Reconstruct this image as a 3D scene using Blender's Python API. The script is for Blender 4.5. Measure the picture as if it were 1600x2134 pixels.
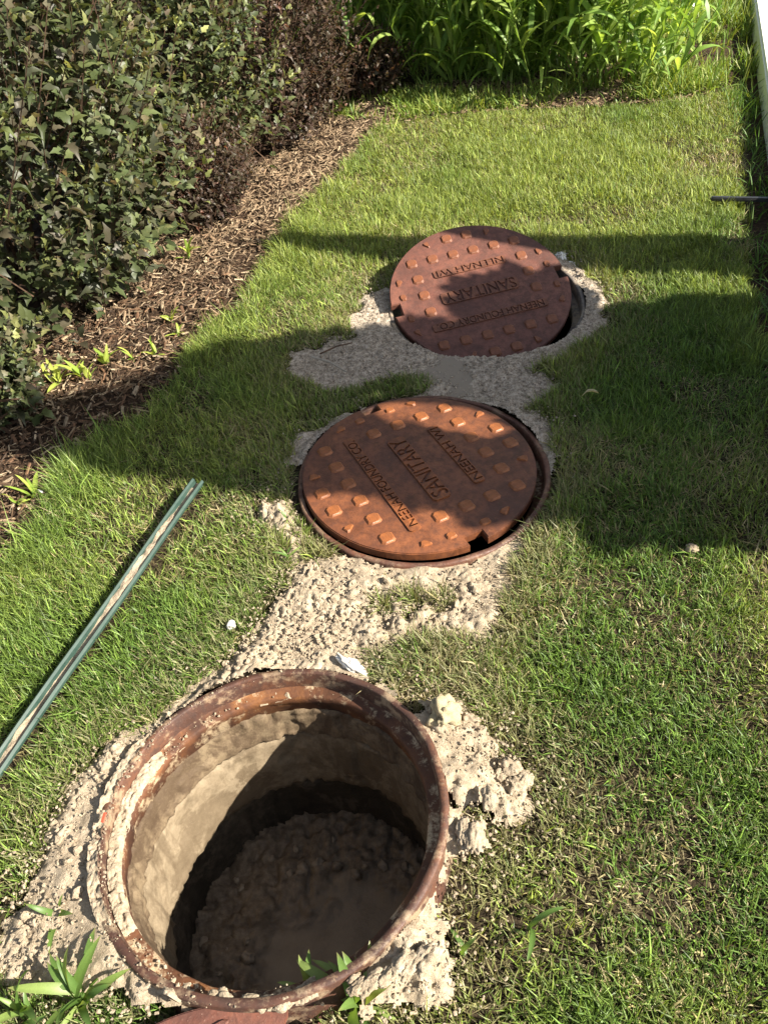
import bpy, bmesh, math, random
import numpy as np
from mathutils import Vector, Matrix
for o in list(bpy.data.objects): bpy.data.objects.remove(o, do_unlink=True)
R = math.radians
rng = np.random.default_rng(11)
random.seed(5)
scn = bpy.context.scene
COL = scn.collection

# ------------------------------------------------------------------ camera, sky, sun, exposure
CAM_H, PITCH, ROLL, FPX = 1.5, R(44.72), R(-6.86), 1660.0
cr, sr, cp, sp = math.cos(ROLL), math.sin(ROLL), math.cos(PITCH), math.sin(PITCH)
UP = Vector((0, sp, cp)); FW = Vector((0, cp, -sp)); XX = Vector((1, 0, 0))
right = cr * XX + sr * UP; upv = -sr * XX + cr * UP
cam = bpy.data.objects.new('camera', bpy.data.cameras.new('camera')); COL.objects.link(cam)
cam.matrix_world = Matrix(((right.x, upv.x, -FW.x, 0), (right.y, upv.y, -FW.y, 0), (right.z, upv.z, -FW.z, CAM_H), (0, 0, 0, 1)))
cam.data.sensor_fit = 'VERTICAL'; cam.data.sensor_height = 36.0; cam.data.lens = 36.0 * FPX / 2134.0
cam.data.clip_start = 0.02; cam.data.clip_end = 500
scn.camera = cam

AZ, EL = R(159), R(36)                        # the way the light travels on the ground; height of the sun
LDIR = Vector((math.cos(AZ) * math.cos(EL), math.sin(AZ) * math.cos(EL), -math.sin(EL)))
w = bpy.data.worlds.new('World'); scn.world = w; w.use_nodes = True
nt = w.node_tree; bg = nt.nodes['Background']
sky = nt.nodes.new('ShaderNodeTexSky'); sky.sky_type = 'NISHITA'; sky.sun_disc = False
sky.sun_elevation = EL; sky.sun_rotation = math.atan2(-LDIR.x, -LDIR.y); sky.dust_density = 1.5
hs = nt.nodes.new('ShaderNodeHueSaturation'); hs.inputs['Saturation'].default_value = .6
nt.links.new(sky.outputs[0], hs.inputs['Color']); nt.links.new(hs.outputs[0], bg.inputs[0]); bg.inputs[1].default_value = 0.062
sl = bpy.data.lights.new('sun', 'SUN'); sl.energy = 5.0; sl.angle = R(0.53); sl.color = (1, 0.93, 0.82)
sun = bpy.data.objects.new('sun', sl); COL.objects.link(sun)
sun.rotation_euler = LDIR.to_track_quat('-Z', 'Y').to_euler(); sun.location = (8, -4, 8)
vs = scn.view_settings; vs.view_transform = 'Standard'; vs.look = 'None'; vs.exposure = 1.6; vs.gamma = 1.0
scn.cycles.max_bounces = 7; scn.cycles.transparent_max_bounces = 8; scn.cycles.use_denoising = True

# ------------------------------------------------------------------ helpers
def ground_at(p, z=0.0):
    """spots read off the photograph -> points on the level ground"""
    p = np.atleast_2d(np.array(p, float)); x = (p[:, 0] - 800) / FPX; y = -(p[:, 1] - 1067) / FPX
    x, y = cr * x - sr * y, sr * x + cr * y
    d = np.stack([x, cp + y * sp, -sp + y * cp], 1)
    return d[:, :2] * ((z - CAM_H) / d[:, 2])[:, None]
def _h(ix, iy, iz, s):
    with np.errstate(over='ignore'):
        n = (ix.astype(np.int64) * 374761393 + iy.astype(np.int64) * 668265263 + iz.astype(np.int64) * 2147483647 + s * 974711) & 0xffffffff
        n = ((n ^ (n >> 13)) * 1274126177) & 0xffffffff
        n = ((n ^ (n >> 16)) * 2246822519) & 0xffffffff
        return ((n ^ (n >> 15)) & 0xffffff) / float(0xffffff)
def vnoise(x, y, z=None, s=0):
    x = np.asarray(x, float); y = np.asarray(y, float); z = np.zeros_like(x) if z is None else np.asarray(z, float)
    ix, iy, iz = np.floor(x), np.floor(y), np.floor(z); fx, fy, fz = x - ix, y - iy, z - iz
    u, v, t = [f * f * (3 - 2 * f) for f in (fx, fy, fz)]
    r = 0
    for a in (0, 1):
        for b in (0, 1):
            for c in (0, 1):
                r = r + _h(ix + a, iy + b, iz + c, s) * (u if a else 1 - u) * (v if b else 1 - v) * (t if c else 1 - t)
    return r * 2 - 1
def fbm(x, y, z=None, s=0, o=4):
    r, a = 0, 0.5
    for i in range(o):
        r = r + a * vnoise(np.asarray(x) * 2**i, np.asarray(y) * 2**i, None if z is None else np.asarray(z) * 2**i, s + i * 17); a *= .5
    return r
def cell(x, y, s=0, z=None):
    """distance to the nearest scattered point (cell noise)"""
    x = np.asarray(x, float); y = np.asarray(y, float); z3 = z is not None; z = np.zeros_like(x) if z is None else np.asarray(z, float)
    ix, iy, iz = np.floor(x), np.floor(y), np.floor(z); d = np.full(x.shape, 9.)
    for a in (-1, 0, 1):
        for b in (-1, 0, 1):
            for c in ((-1, 0, 1) if z3 else (0,)):
                jx, jy, jz = ix + a, iy + b, iz + c
                d = np.minimum(d, (jx + _h(jx, jy, jz, s) - x) ** 2 + (jy + _h(jx, jy, jz, s + 7) - y) ** 2 + ((jz + _h(jx, jy, jz, s + 13) - z) ** 2 if z3 else 0))
    return np.sqrt(d)
def knob(d, k=.75): return np.sqrt(np.clip(1 - (d / k) ** 2, 0, 1))
def sstep(a, b, x):
    t = np.clip((x - a) / (b - a), 0, 1); return t * t * (3 - 2 * t)
def poly_sd(px, py, poly):
    """signed distance, positive inside"""
    px = np.asarray(px, float); py = np.asarray(py, float); P = np.asarray(poly, float); d = np.full(px.shape, 1e9); ins = np.zeros(px.shape, bool)
    for i in range(len(P)):
        a, b = P[i], P[(i + 1) % len(P)]; e = b - a
        t = np.clip(((px - a[0]) * e[0] + (py - a[1]) * e[1]) / (e @ e + 1e-12), 0, 1)
        d = np.minimum(d, np.hypot(px - a[0] - t * e[0], py - a[1] - t * e[1]))
        if a[1] != b[1]:
            c = ((a[1] > py) != (b[1] > py)) & (px < (b[0] - a[0]) * (py - a[1]) / (b[1] - a[1]) + a[0]); ins ^= c
    return np.where(ins, d, -d)
def mesh_np(name, V, F, mat=None, col=None, smooth=False, attrs=None):
    V = np.asarray(V, np.float32); F = np.asarray(F, np.int32); k = F.shape[1]
    me = bpy.data.meshes.new(name); me.vertices.add(len(V)); me.vertices.foreach_set('co', V.ravel())
    me.loops.add(F.size); me.loops.foreach_set('vertex_index', F.ravel())
    me.polygons.add(len(F)); me.polygons.foreach_set('loop_start', np.arange(0, F.size, k, dtype=np.int32))
    try: me.polygons.foreach_set('loop_total', np.full(len(F), k, np.int32))
    except Exception: pass
    me.polygons.foreach_set('use_smooth', np.full(len(F), smooth))
    me.update(calc_edges=True)
    if col is not None:
        a = me.color_attributes.new('col', 'FLOAT_COLOR', 'POINT'); c = np.ones((len(V), 4), np.float32); c[:, :3] = col; a.data.foreach_set('color', c.ravel())
    for n, v in (attrs or {}).items():
        a = me.attributes.new(n, 'FLOAT', 'POINT'); a.data.foreach_set('value', np.asarray(v, np.float32))
    if mat: me.materials.append(mat)
    return me
def add(name, data, parent=None, loc=None, rot=None, scale=None, **pr):
    o = bpy.data.objects.new(name, data); COL.objects.link(o)
    if parent: o.parent = parent
    if loc is not None: o.location = loc
    if rot is not None: o.rotation_euler = rot
    if scale is not None: o.scale = (scale,) * 3 if np.isscalar(scale) else scale
    for k, v in pr.items(): o[k] = v
    return o
def bm_mesh(name, bm, mat=None, smooth=False):
    me = bpy.data.meshes.new(name); bmesh.ops.recalc_face_normals(bm, faces=bm.faces); bm.to_mesh(me); bm.free()
    if mat: me.materials.append(mat)
    if smooth: me.polygons.foreach_set('use_smooth', [True] * len(me.polygons))
    return me
def lathe(prof, n=96, jit=0.0, seed=0, close=False):
    prof = np.array(prof, float); m = len(prof); a = np.arange(n) * 2 * math.pi / n
    rr = prof[:, 0][None, :] + np.zeros((n, 1)); zz = prof[:, 1][None, :] + np.zeros((n, 1))
    if jit:
        rr = rr + jit * fbm(np.cos(a)[:, None] * 6 + 20 + zz * 0, np.sin(a)[:, None] * 6 + 20 + zz * 0, zz * 40, seed, 3)
        zz = zz + jit * fbm(np.cos(a)[:, None] * 5 + 40 + zz * 0, np.sin(a)[:, None] * 5 + 40 + zz * 0, zz * 40, seed + 5, 3)
    V = np.stack([rr * np.cos(a)[:, None], rr * np.sin(a)[:, None], zz], 2).reshape(-1, 3)
    F = []
    for j in range(m if close else m - 1):
        j2 = (j + 1) % m
        for i in range(n):
            i2 = (i + 1) % n; F.append((i * m + j, i2 * m + j, i2 * m + j2, i * m + j2))
    return V, np.array(F)
def tube(pts, rad, sides=6):
    pts = np.array(pts, float); n = len(pts); rad = np.broadcast_to(np.asarray(rad, float), (n,)); V = []
    for i in range(n):
        t = pts[min(i + 1, n - 1)] - pts[max(i - 1, 0)]; t /= np.linalg.norm(t) + 1e-9
        a = np.cross(t, (0.31, 0.12, 0.94) if abs(t[2]) < .9 else (1, 0, 0)); a /= np.linalg.norm(a); b = np.cross(t, a)
        for k in range(sides):
            an = 2 * math.pi * k / sides; V.append(pts[i] + rad[i] * (a * math.cos(an) + b * math.sin(an)))
    F = [(i * sides + k, i * sides + (k + 1) % sides, (i + 1) * sides + (k + 1) % sides, (i + 1) * sides + k) for i in range(n - 1) for k in range(sides)]
    return np.array(V), np.array(F)
def join(parts):
    V, F, o = [], [], 0
    for v, f in parts: V.append(v); F.append(np.asarray(f) + o); o += len(v)
    return np.concatenate(V), np.concatenate(F)

# ------------------------------------------------------------------ materials
class NT:
    def __init__(s, name):
        s.m = bpy.data.materials.new(name); s.m.use_nodes = True; s.t = s.m.node_tree; s.n = s.t.nodes; s.b = s.n['Principled BSDF']; s.out = s.n['Material Output']
        s.tc = s.n.new('ShaderNodeTexCoord')
    def L(s, a, b): s.t.links.new(a, b)
    def noise(s, scale, detail=5, rough=.6, src='Object', dist=0.0, stretch=None):
        n = s.n.new('ShaderNodeTexNoise'); n.inputs['Scale'].default_value = scale; n.inputs['Detail'].default_value = detail; n.inputs['Roughness'].default_value = rough; n.inputs['Distortion'].default_value = dist
        if src == 'World': v = s.n.new('ShaderNodeNewGeometry').outputs['Position']
        else: v = s.tc.outputs[src]
        if stretch:
            mp = s.n.new('ShaderNodeMapping'); mp.inputs['Scale'].default_value = stretch; s.L(v, mp.inputs[0]); v = mp.outputs[0]
        s.L(v, n.inputs['Vector']); return n.outputs['Fac']
    def ramp(s, fac, stops):
        r = s.n.new('ShaderNodeValToRGB'); e = r.color_ramp.elements
        while len(e) < len(stops): e.new(.5)
        for q, (p, c) in zip(e, stops): q.position = p; q.color = (*(c if hasattr(c, '__len__') else (c,) * 3), 1)
        s.L(fac, r.inputs[0]); return r.outputs[0]
    def mix(s, fac, a, b, mode='MIX'):
        m = s.n.new('ShaderNodeMix'); m.data_type = 'RGBA'; m.blend_type = mode
        for k, v in ((0, fac), (6, a), (7, b)):
            if hasattr(v, 'is_output'): s.L(v, m.inputs[k])
            else: m.inputs[k].default_value = v if k == 0 else (*v, 1)
        return m.outputs[2]
    def math(s, op, a, b):
        m = s.n.new('ShaderNodeMath'); m.operation = op; m.use_clamp = True
        for k, v in enumerate((a, b)):
            if hasattr(v, 'is_output'): s.L(v, m.inputs[k])
            else: m.inputs[k].default_value = v
        return m.outputs[0]
    def attr(s, name, what='Color'):
        a = s.n.new('ShaderNodeAttribute'); a.attribute_name = name; return a.outputs[what]
    def bump(s, h, strength=.3, dist=.005):
        b = s.n.new('ShaderNodeBump'); b.inputs['Strength'].default_value = strength; b.inputs['Distance'].default_value = dist
        s.L(h, b.inputs['Height']); s.L(b.outputs[0], s.b.inputs['Normal']); return b
    def set(s, base=None, rough=None, spec=None, metal=None):
        for k, v in (('Base Color', base), ('Roughness', rough), ('Specular IOR Level', spec), ('Metallic', metal)):
            if v is None: continue
            if hasattr(v, 'is_output'): s.L(v, s.b.inputs[k])
            else: s.b.inputs[k].default_value = (*v, 1) if hasattr(v, '__len__') else v
        return s.m
def leaf_material(name, rough=.45, spec=.4, trans=.35, tint=(1.25, 1.15, .55)):
    t = NT(name); c = t.attr('col')
    oi = t.n.new('ShaderNodeObjectInfo'); n = t.noise(60, 3)
    c2 = t.mix(t.ramp(n, [(.3, .0), (.75, .35)]), c, (.05, .06, .02))
    t.set(c2, rough, spec)
    tr = t.n.new('ShaderNodeBsdfTranslucent'); t.L(t.mix(1.0, c, tint, 'MULTIPLY'), tr.inputs[0])
    ms = t.n.new('ShaderNodeMixShader'); ms.inputs[0].default_value = trans
    t.L(t.b.outputs[0], ms.inputs[1]); t.L(tr.outputs[0], ms.inputs[2]); t.L(ms.outputs[0], t.out.inputs[0])
    return t.m
M = {}
M['grass'] = leaf_material('lawn_grass', .5, .35, .3)
M['leaf'] = leaf_material('shrub_leaf', .46, .35, .36, (1.2, 1.1, .6))
M['reed'] = leaf_material('reed_leaf', .42, .4, .46)
def mk_soil():
    t = NT('soil'); bed = t.attr('bed', 'Fac')
    n1 = t.noise(9, 8, .7); n2 = t.noise(70, 6, .7)
    lawn = t.ramp(n2, [(.25, (.010, .007, .004)), (.5, (.032, .023, .013)), (.75, (.09, .068, .038))])
    mul = t.ramp(n2, [(.3, (.012, .008, .005)), (.55, (.05, .03, .018)), (.8, (.13, .08, .045))])
    base = t.mix(bed, lawn, mul); t.set(base, .9, .15)
    t.bump(t.math('ADD', n1, n2), .8, .02); return t.m
M['soil'] = mk_soil()
def mk_sand(name='sand', wet=0):
    t = NT(name); n1 = t.noise(7, 6, .65, 'World'); n2 = t.noise(55, 6, .75, 'World'); n3 = t.noise(260, 3, .8, 'World')
    a = t.ramp(n2, [(.30, (.155, .118, .075)), (.48, (.325, .262, .182)), (.68, (.49, .41, .30))])
    b = t.mix(t.ramp(n1, [(.35, .0), (.7, .5)]), a, (.265, .20, .13))
    c = t.mix(t.ramp(n3, [(.45, .0), (.75, .45)]), b, (.54, .44, .32))
    if wet: c = t.mix(1.0, c, (.5, .46, .42), 'MULTIPLY')
    t.set(c, .92 if not wet else .45, .15 if not wet else .4)
    t.bump(t.math('ADD', t.math('MULTIPLY', n2, .6), t.math('MULTIPLY', n3, .4)), .9, .008); return t.m
M['sand'] = mk_sand()
def mk_sand_damp():
    t = NT('damp_sand'); n1 = t.noise(6, 6, .65, 'World'); n2 = t.noise(60, 6, .75, 'World'); n3 = t.noise(240, 3, .8, 'World')
    a = t.ramp(n2, [(.33, (.12, .09, .06)), (.48, (.33, .265, .195)), (.64, (.58, .49, .385))])
    c = t.mix(t.ramp(n3, [(.45, .0), (.7, .6)]), a, (.62, .54, .43)); c = t.mix(t.ramp(t.noise(150, 2, .8, 'World'), [(.56, .0), (.66, .75)]), c, (.10, .075, .05))
    t.set(c, t.ramp(n1, [(.4, .45), (.6, .9)]), .3)
    t.bump(t.math('ADD', t.math('MULTIPLY', n2, .6), t.math('MULTIPLY', n3, .4)), .9, .008); return t.m
M['damp'] = mk_sand_damp()
def mk_sludge():
    t = NT('sludge'); n1 = t.noise(8, 6, .65, 'World'); n2 = t.noise(45, 6, .75, 'World')
    a = t.ramp(n2, [(.3, (.08, .056, .037)), (.55, (.20, .15, .098)), (.8, (.34, .27, .18))])
    a = t.mix(t.attr('cres', 'Fac'), t.ramp(n1, [(.35, (.22, .17, .115)), (.65, (.34, .275, .195))]), a)
    t.set(a, t.ramp(n1, [(.4, .3), (.6, .75)]), .35); t.bump(n2, .6, .008); return t.m
M['sludge'] = mk_sludge()
def mk_rust(name, dark, mid, light, speck, rough=(.32, .6), dirt=.0):
    t = NT(name); n1 = t.noise(5, 6, .65, dist=.6); n2 = t.noise(45, 6, .7); n3 = t.noise(170, 4, .8)
    a = t.ramp(n1, [(.3, dark), (.5, mid), (.72, light)])
    b = t.mix(t.ramp(n2, [(.42, .0), (.66, .75)]), a, dark); b = t.mix(t.ramp(t.noise(13, 7, .75, dist=.8), [(.50, .0), (.62, .7)]), b, tuple(q_ * .45 for q_ in mid)); b = t.mix(t.ramp(t.noise(28, 6, .8), [(.58, .0), (.68, .6)]), b, light)
    c = t.mix(t.ramp(n3, [(.62, .0), (.70, .85)]), b, speck)
    if dirt:
        c = t.mix(t.math('MULTIPLY', t.ramp(t.noise(14, 7, .75), [(.50, .0), (.60, 1.)]), dirt), c, (.42, .32, .2))
    t.set(c, t.ramp(n2, [(.3, rough[0]), (.7, rough[1])]), .45)
    t.bump(t.math('ADD', t.math('MULTIPLY', n2, .5), t.math('MULTIPLY', n3, .5)), .65, .003); return t.m
M['rust'] = mk_rust('rusty_iron', (.065, .025, .014), (.165, .058, .024), (.25, .09, .036), (.045, .018, .012))
M['rust_red'] = mk_rust('rusty_red_iron', (.065, .026, .018), (.14, .052, .034), (.20, .078, .047), (.30, .19, .14), (.45, .75))
M['worn'] = mk_rust('worn_rust', (.15, .05, .017), (.27, .09, .026), (.37, .14, .042), (.06, .02, .013))
M['worn_red'] = mk_rust('worn_red_rust', (.11, .038, .018), (.19, .065, .026), (.29, .105, .04), (.06, .022, .016), (.4, .7))
M['bar'] = mk_rust('dull_orange_rust', (.10, .034, .014), (.23, .075, .024), (.33, .118, .038), (.05, .018, .012))
M['bar_red'] = mk_rust('dull_red_rust', (.08, .03, .018), (.16, .058, .028), (.25, .09, .04), (.30, .19, .14), (.45, .75))
M['frame'] = mk_rust('iron_frame', (.035, .018, .013), (.085, .036, .022), (.17, .07, .03), (.24, .17, .11), (.45, .8), .45)
M['frame_clean'] = mk_rust('iron_frame_bare', (.06, .028, .02), (.13, .055, .032), (.2, .085, .045), (.30, .22, .15), (.4, .8), .25)
M['frame_grey'] = mk_rust('iron_frame_grey', (.06, .05, .045), (.15, .125, .105), (.25, .21, .17), (.35, .3, .25), (.5, .8), .5)
def mk_ledge():
    t = NT('rusty_ledge'); n1 = t.noise(6, 6, .65, dist=1.); n2 = t.noise(50, 6, .7)
    a = t.ramp(n1, [(.36, (.04, .018, .011)), (.54, (.11, .045, .02)), (.74, (.30, .125, .035))])
    b = t.mix(t.ramp(n2, [(.5, .0), (.75, .8)]), a, (.07, .03, .018))
    c = t.mix(t.ramp(t.noise(16, 7, .75), [(.53, .0), (.62, .9)]), b, (.42, .32, .2))
    t.set(c, .7, .3); t.bump(n2, .6, .004); return t.m
M['ledge'] = mk_ledge()
def mk_concrete(name, a, b, c, stain):
    t = NT(name); n1 = t.noise(4.5, 7, .68, dist=.5); n2 = t.noise(34, 6, .75); n3 = t.noise(200, 3, .8)
    x = t.ramp(n2, [(.3, a), (.5, b), (.72, c)])
    y = t.mix(t.ramp(n1, [(.475, .0), (.515, .65)]), x, stain); y = t.mix(t.ramp(t.noise(7, 7, .7, dist=.3), [(.56, .0), (.60, .6)]), y, c)
    y = t.mix(t.ramp(t.noise(16, 5, .7, stretch=(1, 1, .12)), [(.52, .0), (.66, .7)]), y, stain)
    z = t.mix(t.ramp(n3, [(.55, .0), (.75, .35)]), y, c)
    t.set(z, .75, .3); t.bump(t.math('ADD', t.math('MULTIPLY', n2, .5), t.math('MULTIPLY', n3, .5)), .6, .005); return t.m
M['ring'] = mk_concrete('stained_concrete', (.065, .043, .025), (.125, .088, .052), (.20, .15, .09), (.05, .03, .016))
M['ring_grey'] = mk_concrete('pale_concrete', (.115, .085, .052), (.185, .142, .09), (.26, .205, .135), (.09, .063, .036))
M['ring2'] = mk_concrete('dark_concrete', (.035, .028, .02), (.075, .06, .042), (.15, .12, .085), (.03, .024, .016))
M['slab'] = mk_concrete('white_concrete', (.68, .67, .64), (.74, .73, .70), (.8, .79, .77), (.71, .70, .67))
def simple(name, c, rough=.6, spec=.3, n=0, c2=None, scale=40, b=.3):
    t = NT(name)
    if c2 is not None:
        f = t.noise(scale, 5, .7); t.set(t.ramp(f, [(.35, c), (.68, c2)]), rough, spec); t.bump(f, b, .003)
    else: t.set(c, rough, spec)
    return t.m
M['green'] = simple('green_enamel', (.018, .042, .032), .5, .4, c2=(.040, .070, .055), scale=26, b=.12)
M['black'] = simple('black_plastic', (.012, .012, .013), .4, .5, c2=(.03, .03, .032), scale=30)
M['white'] = simple('white_paper', (.75, .74, .72), .6, .3, c2=(.85, .84, .82), scale=50)
M['stone'] = simple('pale_stone', (.62, .58, .5), .8, .2, c2=(.78, .75, .68), scale=60, b=.6)
M['stone_y'] = simple('yellow_lump', (.36, .29, .17), .9, .15, c2=(.52, .44, .28), scale=60, b=.8)
M['bark_stem'] = simple('stem_bark', (.05, .03, .02), .8, .2, c2=(.13, .08, .05), scale=60)
M['stick'] = simple('dry_stick', (.28, .24, .19), .8, .2, c2=(.42, .37, .3), scale=60)
M['terracotta'] = simple('terracotta', (.30, .12, .06), .8, .2, c2=(.38, .17, .09), scale=20)
M['canvas'] = simple('canvas', (.30, .27, .22), .9, .1, c2=(.36, .33, .27), scale=50)
M['metal'] = simple('grey_metal', (.25, .25, .26), .4, .5)
M['red'] = simple('red_scrap', (.55, .06, .03), .5, .3)
t = NT('bark_chip'); c = t.attr('col'); oi = t.n.new('ShaderNodeObjectInfo')
wv = t.noise(90, 5, .7); t.set(t.mix(t.ramp(wv, [(.35, .0), (.7, .7)]), c, (.035, .02, .012)), .75, .25); t.bump(wv, .7, .004); M['chip'] = t.m
t = NT('muddy_water'); t.set((.22, .175, .12), .18, .4); M['water'] = t.m

# ------------------------------------------------------------------ layout on the ground
HC = Vector((-.287, .712, .03)); HN = Vector((-.033, .098, 1)).normalized(); HR = .345      # open manhole
L2C = Vector((.118, 1.655, .012)); L2R = .33                                               # middle cover
F1C = Vector((.452, 2.525, -.012)); F2C = Vector((.120, 1.650, .006)); FR = .351
L1C = Vector((.436, 2.555, .021)); L1R = .324
def slab_x(y): return 1.93 + .3756 * (y - 3.61)
edge_px = [(0, 1180), (80, 1110), (160, 955), (290, 880), (430, 715), (500, 640), (560, 560), (620, 450), (700, 370), (780, 268)]
E1 = [tuple(q) for q in ground_at(edge_px)]
FAR = [tuple(q) for q in ground_at([(820, 258), (900, 242), (1050, 232), (1200, 222), (1350, 212), (1480, 195)])]
LAWN = [(-1.7, -1.2), (-1.45, 0), (-1.22, .85)] + E1 + FAR + [(slab_x(4.3) - .06, 4.35), (slab_x(3.3) - .10, 3.3), (slab_x(3.) - .14, 3.0), (slab_x(2.) - .1, 2.0), (slab_x(0) - .1, 0), (slab_x(-1.2) - .1, -1.2)]
SP1 = ground_at([(30, 2020), (15, 1930), (70, 1860), (105, 1790), (95, 1725), (130, 1670), (195, 1590), (225, 1535), (300, 1500), (380, 1425), (490, 1350), (545, 1290),
                 (590, 1215), (585, 1130), (560, 1060), (600, 1040), (640, 1150), (800, 1185), (980, 1160), (1075, 1105), (1105, 1120), (1070, 1180), (1055, 1245), (1015, 1310), (950, 1335), (860, 1330), (770, 1365), (770, 1420),
                 (860, 1480), (905, 1455), (955, 1440), (985, 1445), (1010, 1500), (1045, 1560), (1100, 1610), (1110, 1680), (1060, 1715), (1000, 1690), (1025, 1760), (985, 1800), (930, 1790),
                 (920, 1880), (930, 1960), (935, 2050), (880, 2085), (800, 2070), (700, 2075), (560, 2098), (480, 2092), (390, 2085), (250, 2075), (120, 2070)])
SP2 = ground_at([(735, 650), (760, 620), (810, 600), (850, 560), (1150, 520), (1215, 560), (1260, 600), (1262, 660), (1230, 700), (1180, 745), (1120, 762), (1160, 800), (1120, 830),
                 (1090, 850), (1140, 880), (1160, 930), (1140, 985), (1100, 930), (960, 860), (800, 870), (700, 920), (640, 960), (600, 970), (640, 910), (720, 870), (800, 845), (880, 820), (890, 795), (830, 780), (740, 800), (660, 800), (600, 770), (610, 730), (690, 705), (730, 690)])
GAPS = [(*ground_at([q])[0], r) for q, r in (((800, 1262), .022), ((850, 1245), .028), ((910, 1240), .022), ((880, 1375), .07), ((800, 1405), .04), ((955, 1565), .022), ((985, 1705), .022), ((940, 1690), .02), ((1035, 1590), .018))]
HOLES = [(HC.x, HC.y, HR - .015), (F1C.x, F1C.y, FR - .012), (F2C.x, F2C.y, FR - .012)]
def spoil_mask(x, y, poly, soft=.05, amp=.05):
    sd = poly_sd(x, y, poly) + amp * fbm(np.asarray(x) * 9, np.asarray(y) * 9, s=3) + .03 * fbm(np.asarray(x) * 40, np.asarray(y) * 40, s=9, o=3)
    for gx, gy, gr in GAPS: sd = np.minimum(sd, np.hypot(np.asarray(x) - gx, np.asarray(y) - gy) - gr + .03 * vnoise(np.asarray(x) * 40, np.asarray(y) * 40, s=8))
    return sstep(-.02, soft, sd)
def gh(x, y):
    x = np.asarray(x, float); y = np.asarray(y, float)
    z = .012 * fbm(x * 1.3, y * 1.3, s=1) + .006 * fbm(x * 7, y * 7, s=2)
    bed = sstep(-.04, .06, -poly_sd(x, y, LAWN)); z = z - .02 * bed
    z = z - .03 * np.exp(-((x - .35) ** 2 + (y - 2.6) ** 2) / .25)
    d = np.hypot(x - HC.x, y - HC.y); z = z - .012 * sstep(.75, .4, d)
    return z - .008

# ------------------------------------------------------------------ ground sheet with three pits cut out, concrete slab
xs = np.concatenate([[-80, -30, -12, -7], np.linspace(-4.2, -2.2, 30)[:-1], np.arange(-2.2, 2.4, .026), np.linspace(2.4, 4, 12), [7, 14, 30, 80]])
ys = np.concatenate([[-80, -30, -10, -4, -2], np.arange(-1.2, 0, .08), np.arange(0, 5.2, .028), np.linspace(5.2, 10, 60), [13, 20, 40, 90]])
X, Y = np.meshgrid(xs, ys, indexing='ij'); nx, ny = X.shape
XF, YF = X.ravel(), Y.ravel(); Z = gh(XF, YF)
I = np.arange(nx * ny).reshape(nx, ny)
F = np.stack([I[:-1, :-1], I[1:, :-1], I[1:, 1:], I[:-1, 1:]], 2).reshape(-1, 4)
inh = np.zeros(len(XF), bool)
for hx, hy, hr in HOLES: inh |= np.hypot(XF - hx, YF - hy) < hr
F = F[~inh[F].any(1)]
bed = sstep(-.02, .03, -poly_sd(XF, YF, LAWN) + .03 * fbm(XF * 12, YF * 12, s=4))
add('ground', mesh_np('ground', np.stack([XF, YF, Z], 1), F, M['soil'], smooth=True, attrs={'bed': bed}), kind='structure', label='bare soil under the lawn and planting bed')
bm = bmesh.new()
y0, y1 = -3.0, 9.0; prev = None
a0, a1 = (slab_x(y0), y0), (slab_x(y1), y1)
for (xa, ya), (xb, yb) in ((a0, a1),):
    vsb = [bm.verts.new(p) for p in ((xa, ya, -.15), (xa + 5, ya - 1.9, -.15), (xb + 5, yb - 1.9, -.15), (xb, yb, -.15))]
    f = bm.faces.new(vsb); r_ = bmesh.ops.extrude_face_region(bm, geom=[f])
    bmesh.ops.translate(bm, vec=(0, 0, .24), verts=[v for v in r_['geom'] if isinstance(v, bmesh.types.BMVert)])
bmesh.ops.bevel(bm, geom=[e for e in bm.edges if all(v.co.z > 0 for v in e.verts)], offset=.012, segments=2, affect='EDGES')
add('concrete_slab', bm_mesh('concrete_slab', bm, M['slab']), kind='structure', label='bright white concrete slab along the lawn', )

# ------------------------------------------------------------------ sandy spoil dug out round the manholes
def clod_mesh(name, sub, seed, mat, sq=(1, 1, .75), amp=.45, fr=1.6):
    bm = bmesh.new(); bmesh.ops.create_icosphere(bm, subdivisions=sub, radius=1)
    co = np.array([v.co for v in bm.verts]); d = 1 + amp * 1.5 * fbm(co[:, 0] * fr + seed * 7, co[:, 1] * fr + 3, co[:, 2] * fr + 9, seed, 4) - .12
    if sub > 2: d = d + .26 * knob(cell(co[:, 0] * 2.6 + seed * 5, co[:, 1] * 2.6, seed, co[:, 2] * 2.6)) + .11 * knob(cell(co[:, 0] * 6.5 + 3, co[:, 1] * 6.5, seed + 3, co[:, 2] * 6.5)) - .15
    for v, k in zip(bm.verts, d): v.co = Vector((v.co.x * sq[0], v.co.y * sq[1], v.co.z * sq[2])) * k
    return bm_mesh(name, bm, mat, smooth=sub > 2)
PUD = ground_at([(935, 790)])[0]
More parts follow.
